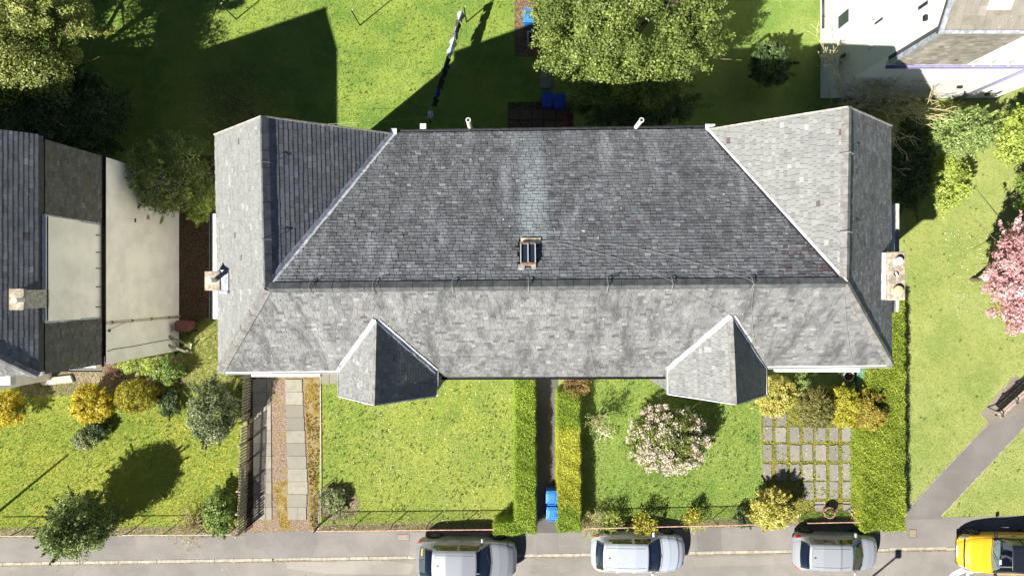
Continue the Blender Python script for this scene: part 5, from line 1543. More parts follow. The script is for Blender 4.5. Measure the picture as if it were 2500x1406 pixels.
c4_, s4_ = car("yellow small car with a black roof at the right edge", 4.28, 1.80, stations(0.05, 0.55, 0.69, 0.05, 0.12, 1.55, 1.00), 22.70, -12.18, math.pi - 0.016, yellow, roofmat=m_paint("paint_black", (0.012, 0.014, 0.02), 0.2, 0.3), z0=-0.06, wr=0.34, ws=(0.552, 0.69), rw=(0.052, 0.118), side=(0.14, 0.66))
for i, (v0, v1) in enumerate(((5.2, 8),)):
    for sg in (1, -1):
        MB().tube([s4_(0.958, v, sg) + Vector((0.01, 0, 0.012)) for v in (4.6, 5.5, 6.5, 7.5, 8)], 0.035, 6).build("grille", M["c_trim"], c4_, local=True)
MB().box(s4_(1.0, 3.2, 1) * 0 + Vector((4.25 / 2 + 0.02, 0, 0.55)), (0.03, 0.52, 0.13), m=Matrix.Rotation(-0.35, 3, 'Y')).build("number_plate", M["c_plate"], c4_, local=True)
MB().tube([s4_(0.997, v, sg) + Vector((0.03, 0, -0.02)) for sg, vs in ((1, (2, 3, 4.5, 6, 8)), (-1, (6, 4.5, 3, 2))) for v in vs], 0.03, 6).build("bumper_trim", M["c_chrome"], c4_, local=True)
MB().box((0.55, 0.25, 1.16), (0.10, 0.22, 0.01)).build("paper", M["c_paper"], c4_, local=True)
MB().box((0.62, -0.05, 1.13), (0.16, 0.30, 0.01)).build("paper", M["c_paper"], c2_, local=True)
# ================================================================ VEGETATION
RG = np.random.default_rng(5)
def unit(n, up=0.0):
    v = RG.normal(size=(n, 3)); v[:, 2] += up
    return v / np.linalg.norm(v, axis=1, keepdims=True)

def leaves(name, p, nrm, size, tone, mat, parent, aspect=0.55, kind=None):
    n = len(p)
    a = RG.normal(size=(n, 3))
    t = np.cross(nrm, a); t /= np.linalg.norm(t, axis=1, keepdims=True) + 1e-9
    b = np.cross(nrm, t)
    s = size[:, None]
    q = np.empty((n, 4, 3))
    q[:, 0] = p - t * s; q[:, 1] = p + b * s * aspect + nrm * s * 0.12; q[:, 2] = p + t * s; q[:, 3] = p - b * s * aspect + nrm * s * 0.12
    o = np_mesh(name, q.reshape(-1, 3), 4, mat, parent, np.clip(tone, 0, 1))
    if kind: o["kind"] = kind
    return o

def crown(c, r, n, ncl, cr, shell=0.6, low=-0.35, flat=0.35, tvar=0.18, squash=1.0):
    """leaf positions: clumps spread through an ellipsoid's outer volume"""
    d = unit(ncl * 3, 0.25); d = d[d[:, 2] > low][:ncl]
    k = len(d)
    rad = RG.uniform(shell, 1.0, size=k) ** 0.7
    cc = np.asarray(c) + d * np.asarray(r) * rad[:, None] * (1 - 0.6 * cr / max(r))
    crr = cr * RG.uniform(0.55, 1.25, size=k)
    ct = RG.normal(0.5, tvar, size=k)
    idx = RG.integers(0, k, size=n)
    u = unit(n, 0.2)
    rr = RG.uniform(0.35, 1.0, size=n) ** 0.6
    p = cc[idx] + u * (crr[idx] * rr)[:, None] * np.array([1, 1, squash])
    nr = u * 0.8 + RG.normal(size=(n, 3)) * 0.55 + np.array([0, 0, flat])
    nr /= np.linalg.norm(nr, axis=1, keepdims=True)
    tone = ct[idx] + RG.normal(0, 0.2, size=n)
    p[:, 2] = np.maximum(p[:, 2], 0.03)
    return p, nr, tone

def limbs(base, c, r, k, rad, mat, parent, name="trunk", forks=2):
    b = MB()
    base = Vector(base); c = Vector(c)
    fork = base + (c - base) * 0.35
    b.tube([base, base + (fork - base) * 0.5 + Vector((0.03, -0.02, 0)), fork], [rad, rad * 0.85, rad * 0.7], 8)
    for i in range(k):
        d = Vector(unit(1, 0.4)[0])
        if d.z < -0.1: d.z = abs(d.z)
        tip = c + Vector((d.x * r[0], d.y * r[1], d.z * r[2])) * 0.8
        mid = fork + (tip - fork) * 0.5 + Vector(RG.normal(size=3)) * 0.12 * max(r)
        b.tube([fork, mid, tip], [rad * 0.55, rad * 0.35, rad * 0.1], 6)
        for _ in range(forks):
            e = mid + (tip - mid) * float(RG.uniform(0.1, 0.7)) + Vector(RG.normal(size=3)) * 0.3 * max(r)
            b.tube([mid, e], [rad * 0.25, rad * 0.06], 5)
    return b.build(name, mat, parent)

def plant(name, label, cat, px, py, zc, r, n, ls, mat, ncl=60, cr=0.5, trunk=True, bark="bark", shell=0.6, low=-0.35, group=None, flat=0.35, lim=6, rad=0.12, base=None, tvar=0.18, aspect=0.55, part="crown", squash=1.0, spray=None, reach=0.22):
    c = P(px, py, zc)
    b = Vector((c.x, c.y, 0)) if base is None else P(*base)
    t = thing(name, label, cat, b, group)
    p, nr, tone = crown(c, r, n, ncl, cr, shell, low, flat, tvar, squash)
    ks = max(10, ncl // 4) if spray is None else spray
    if ks:
        dv = unit(ks * 3, 0.35); dv = dv[dv[:, 2] > -0.2][:ks]
        m_ = int(n * 0.16); ii = RG.integers(0, len(dv), m_)
        f_ = RG.uniform(0.75, 1.0 + reach * RG.uniform(0.3, 1.0, len(dv))[ii])
        wd_ = 0.055 * max(r) * (1.35 - f_)
        ps = np.asarray(c) + dv[ii] * np.asarray(r) * f_[:, None] + RG.normal(size=(m_, 3)) * np.maximum(0.02, wd_)[:, None]
        ps[:, 2] = np.maximum(ps[:, 2], 0.03)
        p = np.concatenate([p, ps]); nr = np.concatenate([nr, unit(m_, 0.5)]); tone = np.concatenate([tone, RG.normal(0.6, 0.22, m_)])
    leaves(part, p, nr, RG.uniform(0.45, 1.45, size=len(p)) * ls, tone, mat, t, aspect)
    if trunk: limbs(b, c, r, lim, rad, M[bark], t)
    return t, c

LF = {}
LF["laurel"] = m_leaf("leaf_laurel", (0.045, 0.075, 0.014, 1), (0.13, 0.17, 0.038, 1), (0.22, 0.27, 0.07, 1), 0.45, 0.25, 0.3)
LF["tree_olive"] = m_leaf("leaf_olive", (0.065, 0.085, 0.016, 1), (0.17, 0.20, 0.045, 1), (0.29, 0.31, 0.09, 1), 0.5, 0.3)
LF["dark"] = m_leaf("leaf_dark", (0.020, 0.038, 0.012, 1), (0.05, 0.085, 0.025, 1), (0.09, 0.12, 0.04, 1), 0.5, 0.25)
LF["between"] = m_leaf("leaf_between", (0.04, 0.055, 0.015, 1), (0.10, 0.13, 0.035, 1), (0.20, 0.22, 0.05, 1), 0.5, 0.3, gain=1.9)
LF["yellow"] = m_leaf("leaf_gold", (0.24, 0.19, 0.010, 1), (0.49, 0.405, 0.026, 1), (0.64, 0.55, 0.07, 1), 0.55, 0.35, gain=1.1)
LF["topiary"] = m_leaf("leaf_topiary", (0.09, 0.08, 0.010, 1), (0.24, 0.22, 0.018, 1), (0.38, 0.35, 0.03, 1), 0.6, 0.25)
LF["variegated"] = m_leaf("leaf_variegated", (0.035, 0.055, 0.016, 1), (0.10, 0.13, 0.045, 1), (0.36, 0.37, 0.24, 1), 0.5, 0.2, 0.35)
LF["holly"] = m_leaf("leaf_holly", (0.05, 0.075, 0.018, 1), (0.125, 0.17, 0.045, 1), (0.26, 0.31, 0.11, 1), 0.5, 0.25, 0.3)
LF["hedge"] = m_leaf("leaf_hedge", (0.10, 0.165, 0.014, 1), (0.195, 0.28, 0.022, 1), (0.31, 0.38, 0.05, 1), 0.5, 0.3)
LF["hedge_y"] = m_leaf("leaf_hedge_gold", (0.23, 0.25, 0.018, 1), (0.44, 0.46, 0.045, 1), (0.58, 0.58, 0.10, 1), 0.5, 0.3, gain=1.1)
LF["hedge_r"] = m_leaf("leaf_hedge_olive", (0.105, 0.15, 0.013, 1), (0.205, 0.265, 0.024, 1), (0.32, 0.36, 0.05, 1), 0.5, 0.3)
LF["cream"] = m_leaf("leaf_cream", (0.22, 0.22, 0.03, 1), (0.46, 0.42, 0.09, 1), (0.66, 0.60, 0.24, 1), 0.5, 0.3, gain=1.1)
LF["brightyellow"] = m_leaf("leaf_bright_yellow", (0.20, 0.20, 0.014, 1), (0.42, 0.39, 0.035, 1), (0.56, 0.53, 0.10, 1), 0.5, 0.3, gain=1.1)
LF["orange"] = m_leaf("leaf_bronze", (0.11, 0.085, 0.014, 1), (0.25, 0.20, 0.03, 1), (0.38, 0.36, 0.06, 1), 0.5, 0.3)
LF["olivebrown"] = m_leaf("leaf_olive_brown", (0.05, 0.06, 0.014, 1), (0.13, 0.125, 0.03, 1), (0.22, 0.20, 0.06, 1), 0.5, 0.25)
LF["rhodo"] = m_leaf("leaf_rhododendron", (0.04, 0.05, 0.015, 1), (0.12, 0.15, 0.03, 1), (0.22, 0.26, 0.06, 1), 0.45, 0.25)
LF["blossom"] = m_leaf("blossom_cream", (0.40, 0.34, 0.26, 1), (0.56, 0.50, 0.40, 1), (0.70, 0.65, 0.57, 1), 0.7, 0.3, 0.2, gain=1.1)
LF["cherry"] = m_leaf("blossom_pink", (0.36, 0.17, 0.17, 1), (0.57, 0.35, 0.36, 1), (0.73, 0.59, 0.60, 1), 0.7, 0.35, 0.2, gain=1.1)
LF["copper"] = m_leaf("leaf_copper", (0.14, 0.05, 0.025, 1), (0.28, 0.12, 0.05, 1), None, 0.5, 0.3)
LF["lime"] = m_leaf("leaf_lime", (0.14, 0.19, 0.03, 1), (0.27, 0.33, 0.06, 1), (0.40, 0.45, 0.11, 1), 0.5, 0.35)
LF["palegreen"] = m_leaf("leaf_pale_green", (0.09, 0.14, 0.035, 1), (0.18, 0.24, 0.07, 1), (0.30, 0.37, 0.13, 1), 0.5, 0.3)
LF["fresh"] = m_leaf("leaf_fresh", (0.07, 0.12, 0.02, 1), (0.15, 0.22, 0.04, 1), (0.26, 0.32, 0.09, 1), 0.45, 0.3)
LF["silver"] = m_leaf("leaf_grey_green", (0.08, 0.11, 0.035, 1), (0.17, 0.20, 0.08, 1), (0.34, 0.33, 0.20, 1), 0.6, 0.25, gain=1.35)
LF["russet"] = m_leaf("leaf_russet", (0.09, 0.06, 0.02, 1), (0.19, 0.13, 0.04, 1), (0.26, 0.24, 0.05, 1), 0.6, 0.25)

# --- rear trees
plant("laurel_tree", "big glossy green broadleaf tree behind the main roof, beside the blue bins", "tree", 1532, 62, 3.5, (4.15, 3.5, 2.7), 110000, 0.05, LF["laurel"], ncl=260, cr=0.62, shell=0.66, lim=9, rad=0.2, low=-0.6, reach=0.08)
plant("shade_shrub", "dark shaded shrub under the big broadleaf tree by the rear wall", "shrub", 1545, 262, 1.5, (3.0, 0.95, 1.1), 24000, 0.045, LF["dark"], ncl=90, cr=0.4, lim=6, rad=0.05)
plant("broadleaf_tree", "tall olive green tree filling the upper left corner", "tree", 25, 88, 4.0, (4.1, 3.3, 2.6), 90000, 0.05, LF["tree_olive"], ncl=80, cr=0.82, shell=0.4, lim=9, rad=0.22, low=-0.5, tvar=0.25)
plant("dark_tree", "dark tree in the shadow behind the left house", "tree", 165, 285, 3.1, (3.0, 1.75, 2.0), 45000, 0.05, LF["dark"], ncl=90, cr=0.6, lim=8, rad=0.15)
plant("evergreen_tree", "olive evergreen tree in the gap between the two left houses", "tree", 420, 425, 3.4, (2.0, 1.75, 1.7), 24000, 0.04, LF["between"], ncl=90, cr=0.42, lim=9, rad=0.11, base=(470, 470), tvar=0.25)
plant("evergreen_shrub", "small yellow green shrub beside the left gable, under the evergreen tree", "shrub", 500, 500, 2.0, (0.75, 1.0, 1.2), 5000, 0.045, LF["lime"], ncl=40, cr=0.3, lim=5, rad=0.05)
plant("round_shrub", "dark round shrub in the shade left of the white house", "shrub", 1882, 160, 1.1, (1.0, 1.05, 1.0), 8000, 0.055, LF["dark"], ncl=50, cr=0.32, lim=5, rad=0.06)
plant("tall_shrub", "pale green tall shrub at the right rear corner in the sun", "shrub", 2338, 330, 1.8, (1.3, 1.15, 1.7), 11000, 0.055, LF["palegreen"], ncl=60, cr=0.4, lim=7, rad=0.06)
plant("lime_shrub", "lime green shrub below the pale shrub, edging the gable shadow", "shrub", 2318, 445, 1.0, (0.75, 1.5, 0.95), 7000, 0.045, LF["lime"], ncl=50, cr=0.32, lim=5, rad=0.05)
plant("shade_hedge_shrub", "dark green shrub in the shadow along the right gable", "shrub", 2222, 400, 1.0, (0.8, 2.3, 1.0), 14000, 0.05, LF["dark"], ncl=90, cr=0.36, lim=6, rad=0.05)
plant("edge_shrub", "sunlit yellow green shrub at the right edge above the blossom tree", "shrub", 2492, 335, 1.6, (1.0, 1.35, 1.5), 10000, 0.055, LF["lime"], ncl=60, cr=0.4, lim=6, rad=0.06)
plant("edge_shrub", "dark green shrub at the right edge between the yellow green shrub and the blossom", "shrub", 2520, 470, 1.6, (0.9, 0.9, 1.5), 6000, 0.055, LF["fresh"], ncl=40, cr=0.4, lim=6, rad=0.06)
# cherry
t_, c_ = plant("cherry_tree", "pink blossoming cherry tree at the right edge", "tree", 2488, 680, 3.0, (1.45, 2.5, 1.7), 27000, 0.055, LF["cherry"], ncl=150, cr=0.38, shell=0.4, lim=12, rad=0.10, part="blossom", tvar=0.2)
p, nr, tone = crown(c_ + Vector((0.1, 0, -0.1)), (1.3, 2.2, 1.4), 3500, 70, 0.4, 0.2)
leaves("foliage", p, nr, RG.uniform(0.6, 1.2, len(p)) * 0.05, tone, LF["copper"], t_)

# --- bare tree
def bare_tree():
    b0 = P(2065, 250)
    t = thing("bare_tree", "leafless branching tree in front of the white house wall", "tree", b0)
    tr, br = MB(), MB()
    rr = random.Random(9)
    def grow(p, d, ln, r, depth, dest):
        k = 3
        pts = [p]
        for i in range(k):
            d = (d + Vector((rr.gauss(0, 0.16), rr.gauss(0, 0.16), rr.gauss(0.03, 0.1)))).normalized()
            pts.append(pts[-1] + d * ln / k)
        rad = [max(0.0095, r * (1 - 0.45 * i / k)) for i in range(k + 1)]
        dest.tube(pts, rad, 6 if depth < 2 else 4)
        if depth >= 5: return
        for i in range(3 if depth < 3 else 2 + (rr.random() < 0.6)):
            q = pts[rr.choice((1, 2, 3, 3))]
            nd = (d + Vector((rr.gauss(0, 0.6), rr.gauss(0, 0.6), rr.gauss(0.12, 0.4)))).normalized()
            grow(q, nd, ln * rr.uniform(0.55, 0.85), r * 0.52, depth + 1, br)
    for d in ((-1.0, 0.25, 0.9), (0.9, 0.3, 1.0), (0.2, 0.7, 1.1), (-0.5, -0.1, 1.3), (0.8, -0.2, 0.8), (1.2, 0.1, 0.5), (-0.9, 0.6, 0.6), (1.0, 0.6, 0.9)):
        grow(b0 + Vector((rr.uniform(-0.5, 0.8), rr.uniform(-0.15, 0.15), 0)), Vector(d).normalized(), 1.6, 0.055, 0, tr)
    tr.build("trunk", M["bark_pale"], t); br.build("branches", M["twig_straw"], t)
bare_tree()

def twigs(name, label, px, py, r, h, n, mat, seed, leafmat=None, nl=0, ls=0.03, cat="shrub", rad=0.012, spread=0.08):
    b0 = P(px, py); rr = random.Random(seed)
    t = thing(name, label, cat, b0)
    w = MB(); tips = []
    for i in range(n):
        a = rr.uniform(0, 2 * math.pi); q = math.sqrt(rr.random()) * r
        p0 = b0 + Vector((rr.gauss(0, spread), rr.gauss(0, spread), 0))
        p3 = (b0 if spread < 0.3 else p0) + Vector((math.cos(a) * q, math.sin(a) * q, h * rr.uniform(0.45, 1.0)))
        p1 = p0 + (p3 - p0) * 0.35 + Vector((rr.gauss(0, 0.06), rr.gauss(0, 0.06), 0.15 * h))
        p2 = p0 + (p3 - p0) * 0.7 + Vector((rr.gauss(0, 0.07), rr.gauss(0, 0.07), 0.12 * h))
        w.tube([p0, p1, p2, p3], [rad, rad * 0.8, rad * 0.6, rad * 0.3], 4)
        for _ in range(2):
            e = p2 + Vector((rr.gauss(0, 0.16), rr.gauss(0, 0.16), rr.gauss(0.05, 0.1)))
            w.tube([p2, e], [rad * 0.5, rad * 0.2], 3)
            tips += [e, p3]
    w.build("stems", mat, t)
    if leafmat:
        T = np.array([tuple(v) for v in tips]); k = RG.integers(0, len(T), nl)
        p = T[k] + RG.normal(0, 0.07, (nl, 3)); p[:, 2] = np.maximum(p[:, 2], 0.03)
        leaves("foliage", p, unit(nl, 0.6), RG.uniform(0.6, 1.3, nl) * ls, RG.normal(0.5, 0.25, nl), leafmat, t)
    return t
twigs("bramble_thicket", "dark twiggy thicket behind the left gable", 595, 285, 0.9, 1.5, 170, M["twig_brown"], 3, LF["dark"], 2500, 0.035, spread=0.9)
# --- left front garden
plant("gold_shrub", "golden yellow shrub at the left edge under the eaves", "shrub", 12, 1000, 0.75, (1.0, 0.85, 0.75), 13500, 0.041, LF["yellow"], ncl=60, cr=0.28, lim=5, rad=0.05, trunk=True)
plant("gold_shrub", "golden yellow conifer shrub next to the clipped dome", "shrub", 226, 985, 0.8, (0.92, 0.92, 0.8), 15000, 0.041, LF["yellow"], ncl=60, cr=0.28, lim=5, rad=0.05)
t_, c_ = plant("clipped_shrub", "rounded clipped olive gold dome shrub", "shrub", 335, 966, 0.72, (0.98, 0.74, 0.78), 17000, 0.033, LF["topiary"], ncl=150, cr=0.2, shell=0.92, lim=4, rad=0.05, flat=0.1, spray=0)
plant("variegated_holly", "silvery variegated holly bush beside the slat fence", "shrub", 516, 1000, 1.35, (1.1, 1.5, 1.25), 22500, 0.041, LF["variegated"], ncl=60, cr=0.42, lim=7, rad=0.08, tvar=0.22)
plant("low_shrub", "small grey green shrub on the left lawn below the golden conifer", "shrub", 212, 1072, 0.35, (0.65, 0.5, 0.4), 5250, 0.037, LF["silver"], ncl=35, cr=0.22, trunk=False)
plant("dark_tuft", "dark green tuft at the foot of the golden conifer", "shrub", 240, 1045, 0.25, (0.6, 0.45, 0.35), 4500, 0.041, LF["dark"], ncl=30, cr=0.2, trunk=False)
plant("holly_tree", "dark holly tree leaning over the pavement at lower left", "tree", 200, 1279, 2.0, (1.5, 1.45, 1.7), 30000, 0.045, LF["holly"], ncl=120, cr=0.42, shell=0.4, lim=10, rad=0.09, base=(266, 1243), low=-0.95, tvar=0.24, spray=24, reach=0.3)
ht_ = [o for o in bpy.data.objects if o.name.startswith("holly_tree")][0]
for z_, r_, k_ in ((0.85, (1.2, 1.2, 0.85), 9000), (3.3, (0.85, 0.85, 0.95), 6000)):
    p, nr, tone = crown(Vector((ht_.location.x, ht_.location.y, z_)), r_, k_, 40, 0.34, 0.4, -0.9)
    leaves("foliage", p, nr, RG.uniform(0.45, 1.4, len(p)) * 0.045, tone, LF["holly"], ht_)
plant("green_shrub", "green bush in the fence corner beside the driveway entrance", "shrub", 540, 1245, 0.7, (0.75, 1.1, 0.8), 13500, 0.041, LF["fresh"], ncl=60, cr=0.3, lim=5, rad=0.05)
twigs("twig_shrub", "brown twiggy shrub spilling over the pavement by the left fence corner", 478, 1278, 1.1, 0.8, 110, M["twig_straw"], 5, LF["russet"], 900, 0.03, rad=0.009)
plant("border_shrub", "bright green shrub below the cream wall corner", "shrub", 345, 893, 0.55, (1.25, 0.38, 0.5), 7500, 0.037, LF["lime"], ncl=45, cr=0.22, trunk=False)
plant("border_shrub", "dark green shrub in the shade behind the clipped dome", "shrub", 410, 905, 0.5, (0.8, 0.6, 0.5), 7500, 0.041, LF["fresh"], ncl=45, cr=0.25, trunk=False)
plant("border_shrub", "dark green plant between the dome and the holly bush", "shrub", 415, 985, 0.3, (0.5, 0.75, 0.3), 5250, 0.041, LF["dark"], ncl=35, cr=0.2, trunk=False)
twigs("fern_clump", "rusty brown dead fern against the cream wall", 285, 905, 0.6, 0.7, 90, M["rust"], 8, rad=0.010)
# --- driveway and middle lawn
plant("corner_shrub", "round grey green shrub inside the open iron gate", "shrub", 815, 1222, 0.25, (0.72, 0.66, 0.32), 7000, 0.038, LF["silver"], ncl=60, cr=0.2, lim=5, rad=0.04)
# --- hedges
def hedge(label, poly, h, mat, n_top, ls, bands=None, jit=0.06):
    """clipped hedge: leafy skin over a leafy block; poly in px as seen at the hedge top"""
    pts = [P(x, y, h) for x, y in poly]
    c = sum(pts, Vector()) / len(pts)
    t = thing("clipped_hedge", label, "hedge", (c.x, c.y, 0))
    A = np.array([(p.x, p.y) for p in pts])
    lo, hi = A.min(0), A.max(0)
    def inside(q):
        r = np.zeros(len(q), bool); j = len(A) - 1
        for i in range(len(A)):
            xi, yi, xj, yj = A[i, 0], A[i, 1], A[j, 0], A[j, 1]
            m = ((yi > q[:, 1]) != (yj > q[:, 1])) & (q[:, 0] < (xj - xi) * (q[:, 1] - yi) / (yj - yi + 1e-12) + xi)
            r ^= m; j = i
        return r
    # block
    sh = MB()
    cen = np.array([c.x, c.y])
    inn = []
    k = len(pts)
    for i in range(k):
        a, b, d = A[(i - 1) % k], A[i], A[(i + 1) % k]
        e1 = (b - a) / np.linalg.norm(b - a); e2 = (d - b) / np.linalg.norm(d - b)
        n1 = np.array([-e1[1], e1[0]]); n2 = np.array([-e2[1], e2[0]])
        m = n1 + n2; m = m / np.linalg.norm(m) / max(0.5, np.dot(m / np.linalg.norm(m), n1))
        sgn = 1 if inside((b + m * 0.02)[None])[0] else -1
        inn.append(tuple(b + m * 0.09 * sgn))
    sh.prism([(a, b) for a, b in inn], 0.0, h - 0.08)
    core = sh.build("hedge_core", M["hedge_core"], t)
    Q = RG.uniform(lo, hi, size=(n_top * 3, 2)); Q = Q[inside(Q)][:n_top]
    p = np.column_stack([Q, h + RG.normal(0, jit * 0.8, len(Q)) - 0.03])
    und = 0.03 * np.sin(Q[:, 0] * 2.1 + 1) + 0.03 * np.sin(Q[:, 1] * 1.7)
    p[:, 2] += und
    nr = unit(len(p), 1.0)
    tone = RG.normal(0.5, 0.3, len(p)) + 0.22 * np.sin(Q[:, 1] * 1.3 + 2) * np.sin(Q[:, 0] * 2.2)
    P_, N_, T_ = [p], [nr], [tone]
    area = (hi - lo).prod() * 0.8 if k > 4 else (hi - lo).prod()
    for i in range(k):
        a, b = A[i], A[(i + 1) % k]
        ln = np.linalg.norm(b - a)
        m = int(n_top / area * ln * h * 0.6)
        s = RG.random(m)
        e = (b - a) / ln; nn = np.array([e[1], -e[0]])
        if inside(((a + b) / 2 + nn * 0.03)[None])[0]: nn = -nn
        xy = a + (b - a) * s[:, None] + nn * RG.normal(-0.02, jit * 0.7, m)[:, None]
        q = np.column_stack([xy, RG.uniform(0.02, h, m)])
        P_.append(q); N_.append(unit(m) * 0.6 + np.array([nn[0], nn[1], 0.3])); T_.append(RG.normal(0.45, 0.2, m))
    p = np.concatenate(P_)
    bl = np.sin(p[:, 0] * 3.1 + 1.7 * np.sin(p[:, 1] * 2.3)) * np.sin(p[:, 1] * 3.7 + 1.2) + 0.5 * np.sin(p[:, 1] * 8.3 + p[:, 0] * 5.1)
    ctr = np.array([c.x, c.y]) if k == 4 else None
    p[:, 2] += 0.035 * bl * (p[:, 2] > h * 0.6)
    p[:, :2] += (RG.normal(size=(len(p), 2)) * 0.02) + 0.025 * np.column_stack([np.sin(p[:, 1] * 5.3 + p[:, 2] * 4), np.cos(p[:, 0] * 5.9 + p[:, 2] * 3)])
    nr = np.concatenate(N_); nr /= np.linalg.norm(nr, axis=1, keepdims=True); tone = np.concatenate(T_) + 0.13 * bl
    if bands is None:
        leaves("foliage", p, nr, RG.uniform(0.6, 1.3, len(p)) * ls, tone, mat, t)
    else:
        y0, y1, m2 = bands
        wob = 0.15 * np.sin(p[:, 0] * 9) + RG.normal(0, 0.12, len(p))
        sel = (p[:, 1] + wob < y1) & (p[:, 1] + wob > y0)
        leaves("foliage", p[~sel], nr[~sel], RG.uniform(0.6, 1.3, (~sel).sum()) * ls, tone[~sel], mat, t)
        leaves("foliage", p[sel], nr[sel], RG.uniform(0.6, 1.3, sel.sum()) * ls, tone[sel], m2, t)
    return t
M["hedge_core"] = m_plain("hedge_inner", (0.10, 0.12, 0.014), 0.95, var=0.3, scale=20)
hedge("clipped green hedge left of the path with the blue bins", [(1257, 925), (1305, 925), (1308, 1302), (1204, 1306), (1206, 1278), (1258, 1270)], 1.05, LF["hedge"], 29000, 0.028)
hedge("clipped hedge with golden middle right of the path with the blue bins", [(1362, 956), (1414, 956), (1417, 1298), (1363, 1299)], 1.05, LF["hedge"], 25000, 0.028, (P(0, 1232, 1.0).y, P(0, 1045, 1.0).y, LF["hedge_y"]))
hedge("large wide clipped hedge along the park side of the right garden", [(2176, 735), (2207, 735), (2209, 1296), (2106, 1296), (2104, 1040), (2128, 1010), (2126, 880), (2176, 880)], 1.05, LF["hedge_r"], 60000, 0.031, None, 0.08)
twigs("thorn_shrub", "reddish brown bush at the house end of the golden hedge", 1402, 935, 0.55, 1.3, 130, M["rust"], 12, LF["russet"], 2600, 0.04, rad=0.010)
# --- right garden
t_, c_ = plant("rhododendron", "round rhododendron covered in cream pink blossom on the lawn", "shrub", 1628, 1072, 0.9, (1.8, 1.5, 1.1), 25500, 0.045, LF["rhodo"], ncl=110, cr=0.36, lim=8, rad=0.06, shell=0.7)
d = unit(460, 0.35); keep = (d[:, 2] > -0.15) & ((RG.random(460) < 0.72) | (d[:, 1] < -0.3)) & ~((abs(d[:, 0] - 0.25) < 0.22) & (d[:, 1] > -0.35) & (RG.random(460) < 0.8)); d = d[keep][:230]
cc = np.array(c_) + d * np.array([1.85, 1.55, 1.18]) * RG.uniform(0.82, 1.06, (len(d), 1))
wt = RG.uniform(0.3, 1.6, len(cc)); idx = RG.choice(len(cc), 9500, p=wt / wt.sum())
p = cc[idx] + RG.normal(0, 0.07, (9500, 3)); p[:, 2] = np.maximum(p[:, 2], 0.04)
leaves("blossom", p, unit(9500, 0.8), RG.uniform(0.6, 1.3, 9500) * 0.036, RG.normal(0.5, 0.25, 9500), LF["blossom"], t_, 0.8)
twigs("pale_shrub", "sparse pale branched shrub leaning over the lawn beside the golden hedge", 1452, 1022, 0.75, 1.9, 26, M["twig_straw"], 15, LF["palegreen"], 700, 0.035, rad=0.016)
twigs("dead_branches", "bleached dead branches lying on the lawn below the pale shrub", 1470, 1055, 0.65, 0.25, 14, m_plain("bleached_wood", (0.62, 0.58, 0.48), 0.9), 16, LF["lime"], 250, 0.035, rad=0.02, cat="branches")
plant("yellow_shrub", "cream yellow rounded shrub tucked under the right bay roof", "shrub", 1886, 962, 0.8, (1.05, 0.98, 0.8), 18000, 0.039, LF["cream"], ncl=80, cr=0.26, lim=5, rad=0.05)
plant("olive_shrub", "dark olive clipped shrub with a bare brown middle", "shrub", 1992, 992, 0.85, (0.92, 0.98, 0.8), 21000, 0.033, LF["olivebrown"], ncl=90, cr=0.22, lim=6, rad=0.05, shell=0.85)
plant("yellow_shrub", "bright yellow clipped shrub between the olive and bronze shrubs", "shrub", 2056, 990, 0.85, (0.72, 0.95, 0.8), 19500, 0.034, LF["brightyellow"], ncl=80, cr=0.22, lim=5, rad=0.05, shell=0.85)
plant("bronze_shrub", "bronze and orange clipped shrub beside the big hedge", "shrub", 2118, 1000, 0.85, (0.82, 0.95, 0.8), 19500, 0.034, LF["orange"], ncl=80, cr=0.22, lim=5, rad=0.05, shell=0.85)
plant("variegated_shrub", "cream variegated mounded shrub at the street side of the patio", "shrub", 1885, 1243, 0.75, (1.12, 0.95, 0.8), 19500, 0.041, LF["cream"], ncl=85, cr=0.27, lim=5, rad=0.05)
plant("shade_plants", "dark green low plants left of the cream variegated shrub", "shrub", 1815, 1262, 0.3, (0.55, 0.5, 0.35), 4500, 0.033, LF["dark"], ncl=30, cr=0.2, trunk=False)
plant("border_fern", "pale green fern between the yellow and olive shrubs", "shrub", 1952, 930, 0.5, (0.4, 0.6, 0.5), 5250, 0.037, LF["palegreen"], ncl=30, cr=0.22, trunk=False)
twigs("straw_shrub", "straw coloured twiggy shrub over the pavement right of the golden hedge", 1440, 1268, 0.8, 1.0, 130, M["twig_straw"], 21, LF["lime"], 900, 0.03, rad=0.008)
twigs("leafy_shrub", "sparse yellow green shrub beside the straw twig shrub at the front fence", 1492, 1262, 0.45, 0.9, 30, M["twig_brown"], 22, LF["lime"], 900, 0.04, rad=0.010)
twigs("leafy_shrub", "sparse yellow green shrub hanging over the pale silver hatchback", 1565, 1262, 0.55, 1.25, 26, M["twig_brown"], 23, LF["brightyellow"], 800, 0.045, rad=0.010)
twigs("leafy_shrub", "sparse yellow green shrub at the front end of the pale silver hatchback", 1682, 1255, 0.45, 0.9, 26, M["twig_brown"], 24, LF["brightyellow"], 900, 0.042, rad=0.010)
tp, cp = pot1
p, nr, tone = crown(cp + Vector((0, 0, 0.42)), (0.2, 0.2, 0.12), 700, 14, 0.1)
leaves("foliage", p, nr, RG.uniform(0.6, 1.2, len(p)) * 0.035, tone, LF["fresh"], tp)
p, nr, tone = crown(cp + Vector((0.06, 0.02, 0.45)), (0.12, 0.14, 0.1), 250, 10, 0.06)
leaves("flowers", p, nr, RG.uniform(0.6, 1.2, len(p)) * 0.03, tone, LF["copper"], tp)
tp, cp = pot2
p, nr, tone = crown(cp + Vector((0.05, 0, 0.55)), (0.3, 0.32, 0.25), 1600, 25, 0.12)
leaves("foliage", p, nr, RG.uniform(0.6, 1.2, len(p)) * 0.04, tone, LF["brightyellow"], tp)

